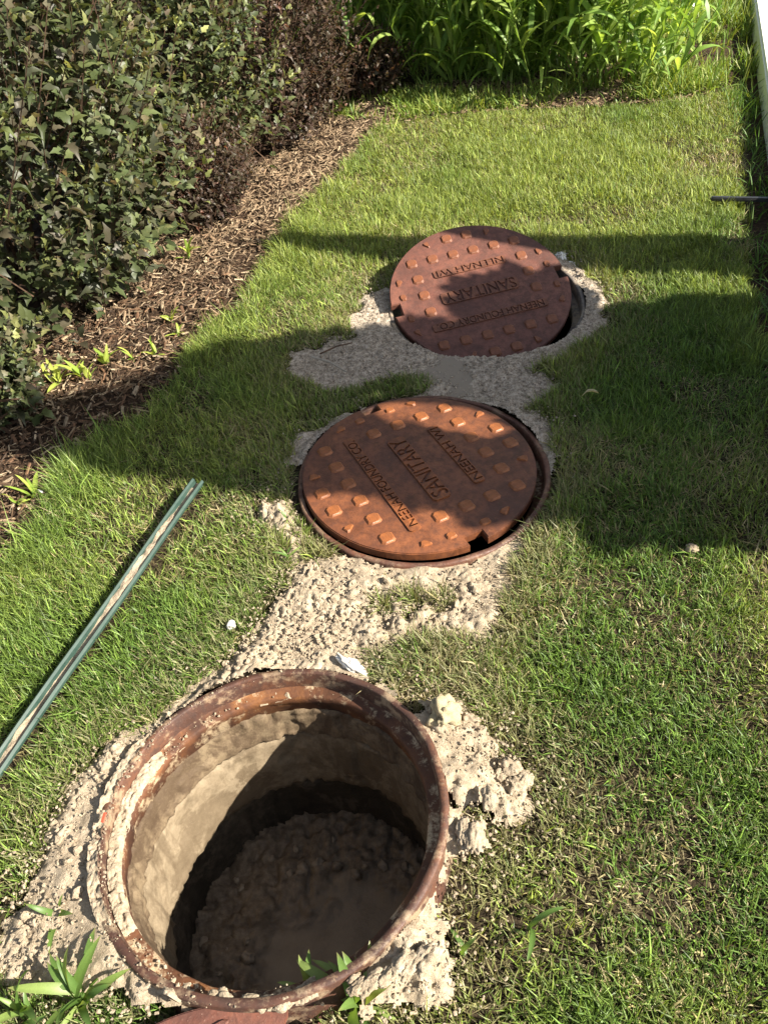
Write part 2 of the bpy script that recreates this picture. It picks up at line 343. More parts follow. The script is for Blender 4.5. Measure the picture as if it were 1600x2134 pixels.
def make_spoil(name, poly, mat, thick, label, step=.0042, seed=0, rims=()):
    P = np.asarray(poly); x = np.arange(P[:, 0].min() - .08, P[:, 0].max() + .08, step); y = np.arange(P[:, 1].min() - .08, P[:, 1].max() + .08, step)
    X, Y = np.meshgrid(x, y, indexing='ij'); nx, ny = X.shape; xf, yf = X.ravel(), Y.ravel()
    m = spoil_mask(xf, yf, poly)
    lm = np.clip(.5 + 1.5 * fbm(xf * 8, yf * 8, s=25 + seed), 0, 1); wx, wy = xf + .012 * fbm(xf * 30, yf * 30, s=26, o=2), yf + .012 * fbm(xf * 30, yf * 30, s=27, o=2)
    h = m * (thick * (.35 + 1.0 * fbm(xf * 6, yf * 6, s=21 + seed)) + thick * .42 * lm * knob(cell(wx * 26, wy * 26, 22 + seed)) + thick * .42 * (.4 + .6 * lm) * knob(cell(wx * 62, wy * 62, 23 + seed)) + thick * .26 * knob(cell(wx * 120, wy * 130, 24 + seed))) - .007
    h = np.where(m > .3, np.maximum(h, .004), h) * (1 - .9 * np.exp(-(((xf - PUD[0]) / .085) ** 2 + ((yf - PUD[1]) / .13) ** 2) ** 2))
    z = gh(xf, yf) + h
    keep = np.ones(len(xf), bool)
    for c, n, r in rims:                                   # never above a rim next to it, lapping up to its edge
        d = np.hypot(xf - c[0], yf - c[1]); rz = c[2] - (n[0] * (xf - c[0]) + n[1] * (yf - c[1])) / n[2]
        near = sstep(.16, .0, d - r); z = z * (1 - near) + near * np.maximum(z, np.minimum(rz - .006 + .018 * fbm(xf * 14, yf * 14, s=31), z + .05)); keep &= d > r - .004
    I = np.arange(nx * ny).reshape(nx, ny); F = np.stack([I[:-1, :-1], I[1:, :-1], I[1:, 1:], I[:-1, 1:]], 2).reshape(-1, 4)
    F = F[((m > .03) & keep)[F].all(1)]; u, inv = np.unique(F, return_inverse=True)
    V = np.stack([xf, yf, z], 1)[u]
    o = add(name, mesh_np(name, V, inv.reshape(F.shape), mat, smooth=True), kind='stuff', label=label, category='soil')
    return o, V, m[u]
rimH = (tuple(HC), tuple(HN), HR)
sp1, SV1, SM1 = make_spoil('sand_spoil', SP1, M['sand'], .026, 'pale crumbly sandy soil heaped round the open manhole', seed=0, rims=[rimH, (tuple(F2C), (0, 0, 1), FR)])
sp2, SV2, SM2 = make_spoil('sand_spoil', SP2, M['damp'], .020, 'grey damp sand spread round the tilted cover', seed=40, rims=[(tuple(F1C), (0, -.1, 1), FR), (tuple(F2C), (0, 0, 1), FR)])
clods = [clod_mesh('clod', 2, k, M['sand']) for k in range(6)]; clods_d = [clod_mesh('clod', 2, k + 20, M['damp']) for k in range(4)]
def scatter_clods(parent, V, m, meshes, n, smin, smax, seed, avoid):
    r = np.random.default_rng(seed); w_ = np.clip(m, 0, 1) * (.25 + np.clip(fbm(V[:, 0] * 6, V[:, 1] * 6, s=seed) + .15, 0, 1)); idx = r.choice(len(V), n, p=w_ / w_.sum())
    for q in idx:
        s = smin + (smax - smin) * r.random() ** 3; p = V[q]
        if any(np.hypot(p[0] - a, p[1] - b) < c + s * .8 for a, b, c in avoid): continue
        add('clod', meshes[r.integers(len(meshes))], parent, (p[0], p[1], p[2] + s * .15), r.random(3) * 6, s * (.8 + .4 * r.random(3)))
AV = [(HC.x, HC.y, HR), (F1C.x, F1C.y, FR + .01), (F2C.x, F2C.y, FR + .01)]
scatter_clods(sp1, SV1, SM1, clods, 290, .004, .013, 3, AV)
scatter_clods(sp2, SV2, SM2, clods_d, 130, .004, .011, 4, AV)
def crumbs(name, parent, V, m, n, mat, seed, s0=.0018, s1=.006, spread=.035):
    r = np.random.default_rng(seed); bm = bmesh.new(); bmesh.ops.create_icosphere(bm, subdivisions=1, radius=1); bm.verts.ensure_lookup_table()
    v0 = np.array([v.co for v in bm.verts]); f0 = np.array([[v.index for v in f.verts] for f in bm.faces]); bm.free()
    q = V[r.integers(0, len(V), n)].copy(); j = r.normal(0, spread, (n, 2)); q[:, :2] += j
    ok = np.ones(n, bool)
    for a, b, c in AV: ok &= np.hypot(q[:, 0] - a, q[:, 1] - b) > c
    q = q[ok]; j = j[ok]; n = len(q); s = s0 + (s1 - s0) * r.random(n) ** 2
    VV = q[:, None, :] + v0[None] * s[:, None, None] * (.45 + 1.0 * r.random((n, len(v0), 1))) * np.array([1, 1, .7]); FF = f0[None] + (np.arange(n) * len(v0))[:, None, None]
    add(name, mesh_np(name, VV.reshape(-1, 3), FF.reshape(-1, 3), mat), parent, kind='stuff')
crumbs('crumbs', sp1, SV1, SM1, 10000, M['sand'], 7, .0011, .0042, .06); crumbs('crumbs', sp2, SV2, SM2, 6500, M['damp'], 8, .001, .0042, .04)
def lump(px, r, mesh_seed, mat, name, label, cat, lift=.4, sq=(1, 1, .8), rot=None, parent=None, **k):
    g = ground_at([px])[0]; z = float(gh([g[0]], [g[1]])[0])
    if math.hypot(g[0] - HC.x, g[1] - HC.y) < HR + .10 and g[1] < HC.y:
        g = ground_at([px], .05)[0]; z = max(z, HC.z - (HN.x * (g[0] - HC.x) + HN.y * (g[1] - HC.y)) / HN.z - .012); sq = (1.35, .75, .55); rot = (0, 0, math.atan2(g[0] - HC.x, HC.y - g[1])); lift = .3
    return add(name, clod_mesh(name, 4 if r > .012 else 3, mesh_seed, mat, sq), parent, (g[0], g[1], z + r * lift), rot or (0, 0, random.random() * 6), r, **({} if parent else dict(label=label, category=cat)), **k)
for px, r, s in (((925, 1515), .048, 1), ((1075, 1640), .045, 2), ((1060, 1600), .036, 12), ((960, 1600), .03, 3), ((1000, 1590), .026, 4), ((1020, 1660), .03, 5), ((990, 1745), .036, 6), ((965, 1725), .028, 15),
                 ((975, 1500), .035, 7), ((240, 1560), .034, 8), ((215, 1590), .03, 9), ((600, 2085), .024, 21), ((838, 2012), .032, 11), ((812, 2036), .026, 13), ((780, 2052), .024, 14), ((745, 2062), .02, 44), ((640, 2078), .016, 45), ((560, 2085), .016, 46),
                 ((890, 2000), .035, 16), ((680, 1330), .03, 17), ((640, 1350), .028, 18), ((530, 1370), .03, 19), ((130, 1740), .032, 20), ((520, 2084), .018, 22), ((470, 2078), .016, 23)):
    for k_ in range(3):
        rk = r * (.62, .46, .40)[k_]; jx, jy = (0, 0) if k_ == 0 else (random.uniform(-32, 32), random.uniform(-22, 22))
        lump((px[0] + jx, px[1] + jy), rk, s + 70 * k_, M['sand'], 'clod', '', '', parent=sp1, lift=.75, sq=(random.uniform(.8, 1.3), random.uniform(.7, 1), random.uniform(.55, .85)))
lump((928, 1500), .040, 31, M['stone_y'], 'stone_lump', 'biggest pale yellow lump standing just past the far right of the open manhole rim', 'stone', .9, (.75, .9, 1.2))
lump((482, 1305), .011, 32, M['stone'], 'pebble', 'small white stone lying in the grass between the green post and the sand', 'stone', 2.2)
lump((735, 1390), .034, 33, M['stone'], 'limestone_chip', 'long pale stone chip leaning against the far rim of the open manhole', 'stone', .7, (1.35, .42, .42), (0.1, .25, -.75))
lump((1437, 1150), .015, 34, M['sand'], 'dirt_clod', 'lone clod of sand in the shaded grass beside the slab', 'clod', 1.2)
lump((440, 640), .024, 37, M['sand'], 'flat_stone', 'brownish flat stone on the mulch at the lawn edge', 'stone', .4, (1.3, .9, .4))
for i, (px, r, lab) in enumerate((((1168, 533), .026, 'larger white scrap lying behind the notch of the tilted cover'), ((1190, 545), .018, 'smaller white scrap lying behind the notch of the tilted cover'))):
    lump(px, r, 35 + i, M['white'], 'plaster_scrap', lab, 'scrap', .8, (1.2, .8, .35))
# puddle on the damp sand
th = np.linspace(0, 2 * math.pi, 48, endpoint=False); pc = ground_at([(935, 790)])[0]
rr = 1 + .45 * fbm(np.cos(th) * 2 + 5, np.sin(th) * 2 + 5, s=5)
PV = np.stack([pc[0] + .075 * rr * np.cos(th), pc[1] + .12 * rr * np.sin(th), np.full(48, float(gh([pc[0]], [pc[1]])[0]) + .0075)], 1)
bm = bmesh.new(); bm.faces.new([bm.verts.new(p) for p in PV]); me = bm_mesh('puddle', bm, M['water']); bm = bmesh.new(); bm.from_mesh(me); rext = bmesh.ops.extrude_face_region(bm, geom=bm.faces[:]); bmesh.ops.translate(bm, vec=(0, 0, -.012), verts=[v for v in rext['geom'] if isinstance(v, bmesh.types.BMVert)])
add('puddle', bm_mesh('puddle', bm, M['water']), kind='stuff', label='shallow muddy puddle between the two covers', category='puddle')

# ------------------------------------------------------------------ manhole frames, concrete rings, sludge
def frame(center, normal, mat, rad, label, ledge_mat, hang=.11, rw=.0145):
    q = Vector((0, 0, 1)).rotation_difference(Vector(normal).normalized())
    t = add('manhole_casting', None, None, center, q.to_euler(), label=label, category='manhole frame', group='cast iron manhole frames')
    V, F = lathe([(rad + .012, -hang), (rad + .004, -.05), (rad, -.03), (rad, -.004), (rad - .003, 0), (rad - rw, .0), (rad - rw - .002, -.003), (rad - rw - .004, -.044)], 160, .0034, 3)
    add('rim', mesh_np('rim', V, F, mat, smooth=True), t)
    V, F = lathe([(rad - rw - .003, -.042), (rad - rw - .007, -.046), (rad - .040, -.048), (rad - .044, -.052), (rad - .043, -.070), (rad - .036, -.078), (rad - .038, -.105), (rad - .01, -.115)], 128, .004, 9)
    add('ledge', mesh_np('ledge', V, F, ledge_mat, smooth=True), t)
    return t
fr0 = frame(HC, HN, M['frame'], HR, 'rusty iron frame round the open manhole with sand on its left rim', M['ledge'])
fr2 = frame(F2C, (0, 0, 1), M['frame_clean'], FR, 'rusty iron frame under the middle manhole cover', M['ledge'], rw=.013)
fr1 = frame(F1C, (0, -.1, 1), M['frame_grey'], FR, 'grey dusty iron frame under the tilted manhole cover', M['frame_grey'], rw=.013)
q = Vector((0, 0, 1)).rotation_difference(HN)
rs = add('concrete_riser', None, None, HC, q.to_euler(), label='stacked stained concrete rings lining the open manhole shaft', category='manhole shaft')
def ring(r0, r1, za, zb, mat, j, seed):
    k = 16; zs_ = np.linspace(za - .006, zb + .006, k); pr_ = [(r0 + .05, za), (r0 + .006, za)] + [(r0 + (r1 - r0) * i / (k - 1), z_) for i, z_ in enumerate(zs_)] + [(r1 + .006, zb), (r1 + .05, zb)]
    V, F = lathe(pr_, 256); a_ = np.arctan2(V[:, 1], V[:, 0]); rr_ = np.hypot(V[:, 0], V[:, 1]); cx_, cy_ = np.cos(a_), np.sin(a_); face = rr_ < max(r0, r1) + .008
    lip = np.exp(-((V[:, 2] - za) / .02) ** 2) + np.exp(-((V[:, 2] - zb) / .02) ** 2)
    dr = j * fbm(cx_ * 5 + 9, cy_ * 5 + 9, V[:, 2] * 12 + seed, seed, 4) + (.003 + .010 * lip) * fbm(cx_ * 22 + 9, cy_ * 22 + 9, V[:, 2] * 60, seed + 3, 4) + .006 * sstep(.05, .10, fbm(cx_ * 4, cy_ * 4 + 30, V[:, 2] * 9 + seed, seed + 9, 4))
    rn = rr_ + np.where(face, dr, 0); V[:, 2] += np.where(face, .005 * lip * fbm(cx_ * 12, cy_ * 12, V[:, 2] * 0 + seed, seed + 5, 4), 0)
    V[:, 0], V[:, 1] = rn * cx_, rn * cy_; add('ring', mesh_np('ring', V, F, mat, smooth=True), rs)
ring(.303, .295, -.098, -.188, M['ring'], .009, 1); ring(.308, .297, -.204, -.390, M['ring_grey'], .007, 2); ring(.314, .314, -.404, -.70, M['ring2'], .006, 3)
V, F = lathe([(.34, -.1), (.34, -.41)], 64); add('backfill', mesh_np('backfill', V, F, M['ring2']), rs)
# sludge floor
x = np.arange(-.315, .3151, .006); X, Y = np.meshgrid(x, x, indexing='ij'); nx, ny = X.shape; xf, yf = X.ravel(), Y.ravel()
cres = sstep(.02, .12, np.hypot(xf - .07, (yf + .13) * .8) - .14 + .08 * fbm(xf * 9, yf * 9, s=50))
z = -.60 + .004 * fbm(xf * 8, yf * 8, s=51) + cres * (.012 + .05 * np.abs(fbm(xf * 12, yf * 12, s=52)) + .018 * knob(cell(xf * 38 + .4 * fbm(xf * 30, yf * 30, s=55), yf * 38, 53)) + .009 * knob(cell(xf * 90, yf * 90, 54)))
I = np.arange(nx * ny).reshape(nx, ny); F = np.stack([I[:-1, :-1], I[1:, :-1], I[1:, 1:], I[:-1, 1:]], 2).reshape(-1, 4); F = F[(np.hypot(xf, yf) < .318)[F].all(1)]
u, inv = np.unique(F, return_inverse=True)
slg = add('sludge', mesh_np('sludge', np.stack([xf, yf, z], 1)[u], inv.reshape(F.shape), M['sludge'], smooth=True, attrs={'cres': cres[u]}), None, HC, q.to_euler(), kind='stuff', label='wet brown sludge at the bottom of the open manhole', category='sludge')
cl_s = [clod_mesh('clod', 3, k + 60, M['sludge']) for k in range(4)]
for i in range(26):
    a = random.uniform(.3, 3.6); rd = random.uniform(.16, .29); px_, py_ = rd * math.cos(a), rd * math.sin(a)
    add('clod', random.choice(cl_s), slg, (px_, py_, -.565), [random.random() * 6 for _ in range(3)], random.uniform(.008, .018))
# sand that fell on the left of the rim and ledge: a thin blanket with crumbs
r = np.random.default_rng(9); pieces = []
for r_in, r_out, nn, zi, zo, bias in ((-.044, -.0195, 14, -.055, -.043, .38), (-.0165, .005, 14, .0005, -.001, .02)):
    ag = np.linspace(R(85), R(285), 460); rg = np.linspace(HR + r_in, HR + r_out, nn); A, RD = np.meshgrid(ag, rg, indexing='ij'); af, rf = A.ravel(), RD.ravel(); xf, yf = rf * np.cos(af), rf * np.sin(af)
    zs = np.interp(rf - HR, [r_in, r_in + .006, r_out], [zi, zo - .002, zo]); cov = sstep(R(62), R(18), np.abs(af - R(176))) * .55 + bias * .5 + .8 * fbm(xf * 13, yf * 13, s=90) + .25 * fbm(xf * 60, yf * 60, s=95) - .12
    lump_ = .006 * knob(cell(xf * 70, yf * 70, 91)) + .004 * knob(cell(xf * 160, yf * 160, 92)) + .004 * fbm(xf * 25, yf * 25, s=93)
    z_ = zs - .008 + sstep(.0, .6, cov) * (.012 + lump_); I = np.arange(len(xf)).reshape(A.shape); F = np.stack([I[:-1, :-1], I[1:, :-1], I[1:, 1:], I[:-1, 1:]], 2).reshape(-1, 4); pieces.append((np.stack([xf, yf, z_], 1), F[(cov > .02)[F].all(1)]))
V, F = join(pieces)
fs = add('fallen_sand', mesh_np('fallen_sand', V, F, M['sand'], smooth=True), None, HC, q.to_euler(), kind='stuff', label='loose sand lying on the left rim and ledge of the open manhole', category='sand')
n = 600; a = r.normal(R(178), R(38), n); rd = HR - .043 + .05 * r.random(n); zz = np.where(rd < HR - .027, -.045, .001)
Q = np.stack([rd * np.cos(a), rd * np.sin(a), zz], 1)
bm = bmesh.new(); bmesh.ops.create_icosphere(bm, subdivisions=1, radius=1); bm.verts.ensure_lookup_table(); v0 = np.array([v.co for v in bm.verts]); f0 = np.array([[v.index for v in f.verts] for f in bm.faces]); bm.free()
s = .0008 + .0026 * r.random(n) ** 3
V = Q[:, None] + v0[None] * s[:, None, None] * (.5 + 1.0 * r.random((n, 12, 1))); F = f0[None] + (np.arange(n) * 12)[:, None, None]
add('crumbs', mesh_np('crumbs', V.reshape(-1, 3), F.reshape(-1, 3), M['sand']), fs, kind='stuff')
gq = Vector((HC.x, HC.y, 0)) + Vector((-.335, .01, 0))
bm = bmesh.new(); bmesh.ops.create_cube(bm, size=1); bmesh.ops.scale(bm, vec=(.006, .019, .003), verts=bm.verts); bmesh.ops.bevel(bm, geom=bm.edges[:], offset=.001, affect='EDGES')
add('plastic_scrap', bm_mesh('plastic_scrap', bm, M['red']), None, (HC.x - .325, HC.y + .02, HC.z + .006), (0.1, .1, -.2), label='small red scrap on the sandy rim of the open manhole', category='scrap')

# ------------------------------------------------------------------ manhole covers
STUD = .037
def stud_mesh(mat, w=STUD, d=STUD, h=.0055, tri=False):
    bm = bmesh.new()
    base = [(-.5, -.45), (.5, -.45), (0, .62)] if tri else [(-.5, -.5), (.5, -.5), (.5, .5), (-.5, .5)]
    def loop(k, z, cut):
        out = []
        for i, (x_, y_) in enumerate(base):
            xp, yp = base[i - 1]; xn, yn = base[(i + 1) % len(base)]
            for (ax, ay) in ((xp, yp), (xn, yn)): out.append(bm.verts.new(((x_ + (ax - x_) * cut) * w * k, (y_ + (ay - y_) * cut) * d * k, z)))
        return out
    L = [loop(1.12, -.001, .16), loop(1.0, h * .55, .2), loop(.86, h, .24)]
    for a, b in zip(L, L[1:]):
        for i in range(len(a)): bm.faces.new((a[i], a[(i + 1) % len(a)], b[(i + 1) % len(a)], b[i]))
    bm.faces.new(L[-1]); return bm_mesh('stud', bm, mat)
def plate_mesh(rad, mat, thick=.024):
    pts = []; n = 160; nw, nd = .082, .062
    for i in range(n):
        a = 2 * math.pi * i / n; c, s_ = math.cos(a) * rad, math.sin(a) * rad
        if abs(s_ - .012 * 0) < nw * rad * 1.0 and True: continue
        pts.append((c, s_))
    ang = math.asin(nw); new = []
    up = [p for p in pts if p[1] > 0]; dn = [p for p in pts if p[1] < 0]
    e = rad * math.cos(ang); iw = rad * nw; ins = rad * (1 - nd * 1.6)
    poly = [(e, iw)] + up + [(-e, iw), (-ins, iw), (-ins, -iw), (-e, -iw)] + dn + [(e, -iw), (ins, -iw), (ins, iw)]
    bm = bmesh.new(); f = bm.faces.new([bm.verts.new((x_, y_, -thick)) for x_, y_ in poly])
    ex = bmesh.ops.extrude_face_region(bm, geom=[f]); tv = [v for v in ex['geom'] if isinstance(v, bmesh.types.BMVert)]; bmesh.ops.translate(bm, vec=(0, 0, thick), verts=tv)
    te = [ed for ed in bm.edges if all(v.co.z > -.001 for v in ed.verts)]
    bmesh.ops.bevel(bm, geom=te, offset=.0025, segments=2, affect='EDGES'); return bm_mesh('plate', bm, mat)
def text_bar(body, wid, hei, mat, letter_h):
    cu = bpy.data.curves.new('lettering', 'FONT'); cu.body = body; cu.size = 1.0; cu.resolution_u = 4
    ob = bpy.data.objects.new('lettering', cu); COL.objects.link(ob)
    bpy.ops.object.select_all(action='DESELECT'); ob.select_set(True); bpy.context.view_layer.objects.active = ob
    bpy.ops.object.convert(target='CURVE'); cu = ob.data
    pts = np.array([p.co[:2] for s in cu.splines for p in s.bezier_points]); lo, hi = pts.min(0), pts.max(0); mid = (lo + hi) / 2
    kx = (wid * .92) / (hi[0] - lo[0]); ky = letter_h / (hi[1] - lo[1])
    s = cu.splines.new('POLY'); s.points.add(7); s.use_cyclic_u = True; k = hei * .16; a, b = wid / 2, hei / 2
    for p, (x_, y_) in zip(s.points, [(-a, -b + k), (-a + k, -b), (a - k, -b), (a, -b + k), (a, b - k), (a - k, b), (-a + k, b), (-a, b - k)]): p.co = (x_ / kx + mid[0], y_ / ky + mid[1], 0, 1)
    cu.dimensions = '2D'; cu.fill_mode = 'BOTH'; cu.extrude = .003; cu.offset = -.014
    bpy.context.view_layer.update()
    me = bpy.data.meshes.new_from_object(ob.evaluated_get(bpy.context.evaluated_depsgraph_get())); me.name = 'lettering'; me.materials.clear(); me.materials.append(mat)
    for v in me.vertices: v.co = Vector(((v.co.x - mid[0]) * kx, (v.co.y - mid[1]) * ky, v.co.z))
    bpy.data.objects.remove(ob, do_unlink=True); return me
SQ = [(u, v) for v in (.61, -.60) for u in (-.61, -.365, -.12, .12, .365, .61)] + [(u, v) for v in (.85, -.85) for u in (-.12, .12)] + [(u, v) for u in (-.61, .61) for v in (-.355, -.115, .13)]
SMB = [(u, v) for u in (-.84, .84) for v in (-.15, .16)]
TRI = [(.82, .37), (-.82, .37), (.34, .82), (-.36, .82), (.36, -.82), (-.35, -.82), (.83, -.36), (-.81, -.36)]
BARS = [('NEENAH FOUNDRY CO.', 1.31, .105, (0, .37), .086), ('SANITARY', .89, .17, (0, .005), .146), ('NEENAH WI', .85, .105, (0, -.36), .086)]
PL, ST = {}, {}
def cover(center, rad, text_ang, normal, mats, label, bars=True, name='manhole_cover'):
    n_ = Vector(normal).normalized(); ux = Vector((math.cos(text_ang), math.sin(text_ang), 0)); ux = (ux - n_ * ux.dot(n_)).normalized(); uy = n_.cross(ux)
    m4 = Matrix(((ux.x, uy.x, n_.x, center[0]), (ux.y, uy.y, n_.y, center[1]), (ux.z, uy.z, n_.z, center[2]), (0, 0, 0, 1)))
    t = add(name, None, label=label, category='manhole cover', group='rusty sanitary manhole covers'); t.matrix_world = m4
    add('plate', plate_mesh(rad, mats[0]), t)
    s1, s2, s3 = stud_mesh(mats[1]), stud_mesh(mats[1], .020, .026), stud_mesh(mats[1], .026, .032, tri=True)
    for u, v in SQ: add('stud', s1, t, (u * rad, v * rad, 0))
    for u, v in SMB: add('small_stud', s2, t, (u * rad, v * rad, 0))
    for u, v in TRI: add('wedge_stud', s3, t, (u * rad, v * rad, 0), (0, 0, math.atan2(v, u) + (math.pi / 2 if abs(u) < .5 else 0)))
    if bars:
        for tx, w_, h_, (bu, bv), lh in BARS: add('lettering_bar', text_bar(tx, w_ * rad, h_ * rad, mats[2], lh * rad), t, (bu * rad, bv * rad, .0015), label='raised bar with sunken letters')
    return t
cover(L2C + Vector((-.008, .004, .002)), .3255, R(111.7), (.022, .004, 1), (M['rust'], M['worn'], M['bar']), 'orange-brown cover lying nearly flat on the middle frame')
cover(L1C, L1R, R(-169.9), (.024, -.329, 1), (M['rust_red'], M['worn_red'], M['bar_red']), 'reddish cover propped tilted on the farthest frame')
cover(Vector((-.36, .055, .035)), L2R, R(66), (.02, -.02, 1), (M['rust_red'], M['rust_red'], M['rust_red']), 'cover lying in the grass at the bottom edge, only its rim in view', bars=False)

# ------------------------------------------------------------------ green steel post with sand in its channel
pa = ground_at([(420, 1022)])[0]; pb = ground_at([(22, 1598)])[0]; dv = pb - pa; pe = pb + dv * .45
ax = Vector((*(pe - pa), 0)); ln = ax.length; ax.normalize()
prof = [(-.022, .020), (-.017, .026), (-.012, .022), (-.011, .006), (.011, .006), (.013, .022), (.019, .026), (.029, .019), (.029, .016), (.020, .0225), (.0155, .019), (.0135, .003), (-.0135, .003), (-.0155, .019), (-.018, .0225), (-.022, .017)]
post = add('garden_post', None, None, (pa[0], pa[1], .018), (0, 0, math.atan2(ax.y, ax.x)), label='green steel channel post lying on the grass', category='post')
nseg = 40; m = len(prof); V = []; 
for i in range(nseg + 1):
    for (yy, zz) in prof: V.append((ln * i / nseg, -yy, zz + .002 * math.sin(i * .35)))
F = [(i * m + j, i * m + (j + 1) % m, (i + 1) * m + (j + 1) % m, (i + 1) * m + j) for i in range(nseg) for j in range(m)]
bm = bmesh.new(); vv = [bm.verts.new(p) for p in V]
for f in F: bm.faces.new([vv[k] for k in f])
bmesh.ops.scale(bm, vec=(1, .82, 1), verts=bm.verts)
bm.faces.new(vv[:m]); bm.faces.new(vv[-m:]); add('channel', bm_mesh('channel', bm, M['green']), post)
for i in range(14):
    bm = bmesh.new(); bmesh.ops.create_cube(bm, size=1); bmesh.ops.scale(bm, vec=(.012, .006, .006), verts=bm.verts); bmesh.ops.bevel(bm, geom=bm.edges[:], offset=.0015, affect='EDGES')
    add('lug', bm_mesh('lug', bm, M['green']), post, (.06 + i * ln / 15, -.0255, .012), (0, 0, .5))
gx = np.arange(0, ln * .92, .004); gy = np.linspace(-.0105, .0105, 9); X, Y = np.meshgrid(gx, gy, indexing='ij'); xf, yf = X.ravel(), Y.ravel()
fill = np.clip(.75 + 1.4 * fbm(xf * 5, yf * 0 + 3, s=70), 0, 1) * (xf > .02)
z = .007 + .012 * fill + .008 * fbm(xf * 50, yf * 70, s=71) * fill; I = np.arange(len(xf)).reshape(X.shape)
F = np.stack([I[:-1, :-1], I[1:, :-1], I[1:, 1:], I[:-1, 1:]], 2).reshape(-1, 4)
add('channel_sand', mesh_np('channel_sand', np.stack([xf, yf, z], 1), F, M['sand'], smooth=True), None, (pa[0], pa[1], .018), (0, 0, math.atan2(ax.y, ax.x)), kind='stuff', label='sand caked inside the green post channel', category='sand')

# ------------------------------------------------------------------ blades: one routine for lawn, weeds and reeds
def blades(base, h, wd, az, lean, bend, col, seg=2, twist=None, tipcol=None, prof=None):
    n = len(base); ts = np.linspace(0, 1, seg + 1); P = [base.astype(float)]; T = []
    ca, sa = np.cos(az), np.sin(az)
    for i in range(seg):
        th = lean + bend * ((i + .5) / seg); d = np.stack([np.sin(th) * ca, np.sin(th) * sa, np.cos(th)], 1); T.append(d); P.append(P[-1] + d * (h / seg)[:, None])
    side = np.stack([-sa, ca, np.zeros(n)], 1)
    if twist is not None:
        side = side * np.cos(twist)[:, None] + np.cross(T[0], side) * np.sin(twist)[:, None]
    V = []; C = []
    pw = prof if prof is not None else [1 - .55 * t ** 1.5 for t in ts]
    for i in range(seg):
        ww = (wd * pw[i] * .5)[:, None]; V += [P[i] - side * ww, P[i] + side * ww]
        c = col if tipcol is None else col * (1 - ts[i]) + tipcol * ts[i]; C += [c, c]
    V.append(P[-1]); C.append(col if tipcol is None else tipcol)
    k = 2 * seg + 1; V = np.stack(V, 1).reshape(-1, 3); C = np.stack(C, 1).reshape(-1, 3)
    f = []
    for i in range(seg - 1): a = 2 * i; f += [(a, a + 1, a + 3), (a, a + 3, a + 2)]
    f.append((2 * seg - 2, 2 * seg - 1, 2 * seg)); f = np.array(f)
    F = (f[None] + (np.arange(n) * k)[:, None, None]).reshape(-1, 3); return V, F, C
def cat(lst):
    o = 0; VV, FF, CC = [], [], []
    for v, f, c in lst: VV.append(v); FF.append(f + o); CC.append(c); o += len(v)
    return np.concatenate(VV), np.concatenate(FF), np.concatenate(CC)
# lawn
NB = 1750000
bx = rng.uniform(-1.65, 2.3, NB); by = rng.uniform(.12, 4.55, NB)
sdl = poly_sd(bx, by, LAWN) + .035 * vnoise(bx * 14, by * 14, s=60)
keep = (sdl > -.01) & (bx > -.62 - .33 * np.maximum(by, .3) - .35) & (bx < .56 + .36 * by + .22)
dist = np.sqrt(bx ** 2 + by ** 2 + 2.25)
keep &= rng.random(NB) < np.clip((2.1 / dist) ** 1.15, .15, 1) * np.where(by < 1.7, .66, 1)
bx, by, sdl = bx[keep], by[keep], sdl[keep]
m1 = spoil_mask(bx, by, SP1, .03); m2 = spoil_mask(bx, by, SP2, .03); mm = np.maximum(m1, m2)
thin = fbm(bx * 3.2, by * 3.2, s=61) + .5 * fbm(bx * 11, by * 11, s=62)
keep = (rng.random(len(bx)) > mm * 1.4 - .05 * (mm < .9)) & (rng.random(len(bx)) < np.clip(.74 + .95 * thin, .32, 1))
for hx, hy, hr in AV: keep &= np.hypot(bx - hx, by - hy) > hr + .012
bx, by, sdl, mm, thin = bx[keep], by[keep], sdl[keep], mm[keep], thin[keep]
# flattened under the post and the near cover
rel = np.stack([bx - pa[0], by - pa[1]], 1); al = rel @ np.array([ax.x, ax.y]); ac = rel @ np.array([-ax.y, ax.x])
flat = (np.abs(ac) < .017) & (al > 0); flat |= np.hypot(bx + .36, by - .055) < L2R + .005
bx, by, sdl, mm, thin = [q_[~flat] for q_ in (bx, by, sdl, mm, thin)]
n = len(bx)
edge = sstep(.16, .02, sdl) * (bx < .3); lush = np.clip(.5 + 1.2 * fbm(bx * 1.7, by * 1.7, s=63) + .35 * sstep(-.1, -.7, bx), 0, 1)
h = (.022 + .020 * rng.random(n) + .016 * lush) * (1 + 1.0 * edge * rng.random(n)) * (1 - .45 * np.clip(mm * 2, 0, 1)) * (.8 + .5 * np.clip(thin + .3, 0, 1))
h *= np.where(rng.random(n) < .05, 1.6, 1)
wd = .0016 + .0026 * rng.random(n) ** 1.6 
az = rng.uniform(0, 2 * math.pi, n) * .75 + 3.5 * fbm(bx * 9, by * 9, s=64)
lean = np.abs(rng.normal(.45, .38, n)); bend = rng.normal(.7, .5, n)
g1, g2, g3, dry, dead = [np.array(c) for c in ((.066, .130, .022), (.135, .215, .036), (.30, .335, .075), (.44, .37, .16), (.50, .42, .24))]
a = rng.random(n)[:, None]; k = lush[:, None]
col = g2 * (1 - a) + g1 * a; yel = np.clip(.22 + 1.5 * fbm(bx * 2.1, by * 2.1, s=65) + .85 * sstep(2.0, 3.1, by) + .16, 0, 1)[:, None] * rng.random(n)[:, None] ** .8  # far blades yellower: sun glint and haze put into the blade colour
col = col * (1 - yel) + g3 * yel; col *= np.clip(rng.lognormal(.0, .42, n), .35, 2.1)[:, None]
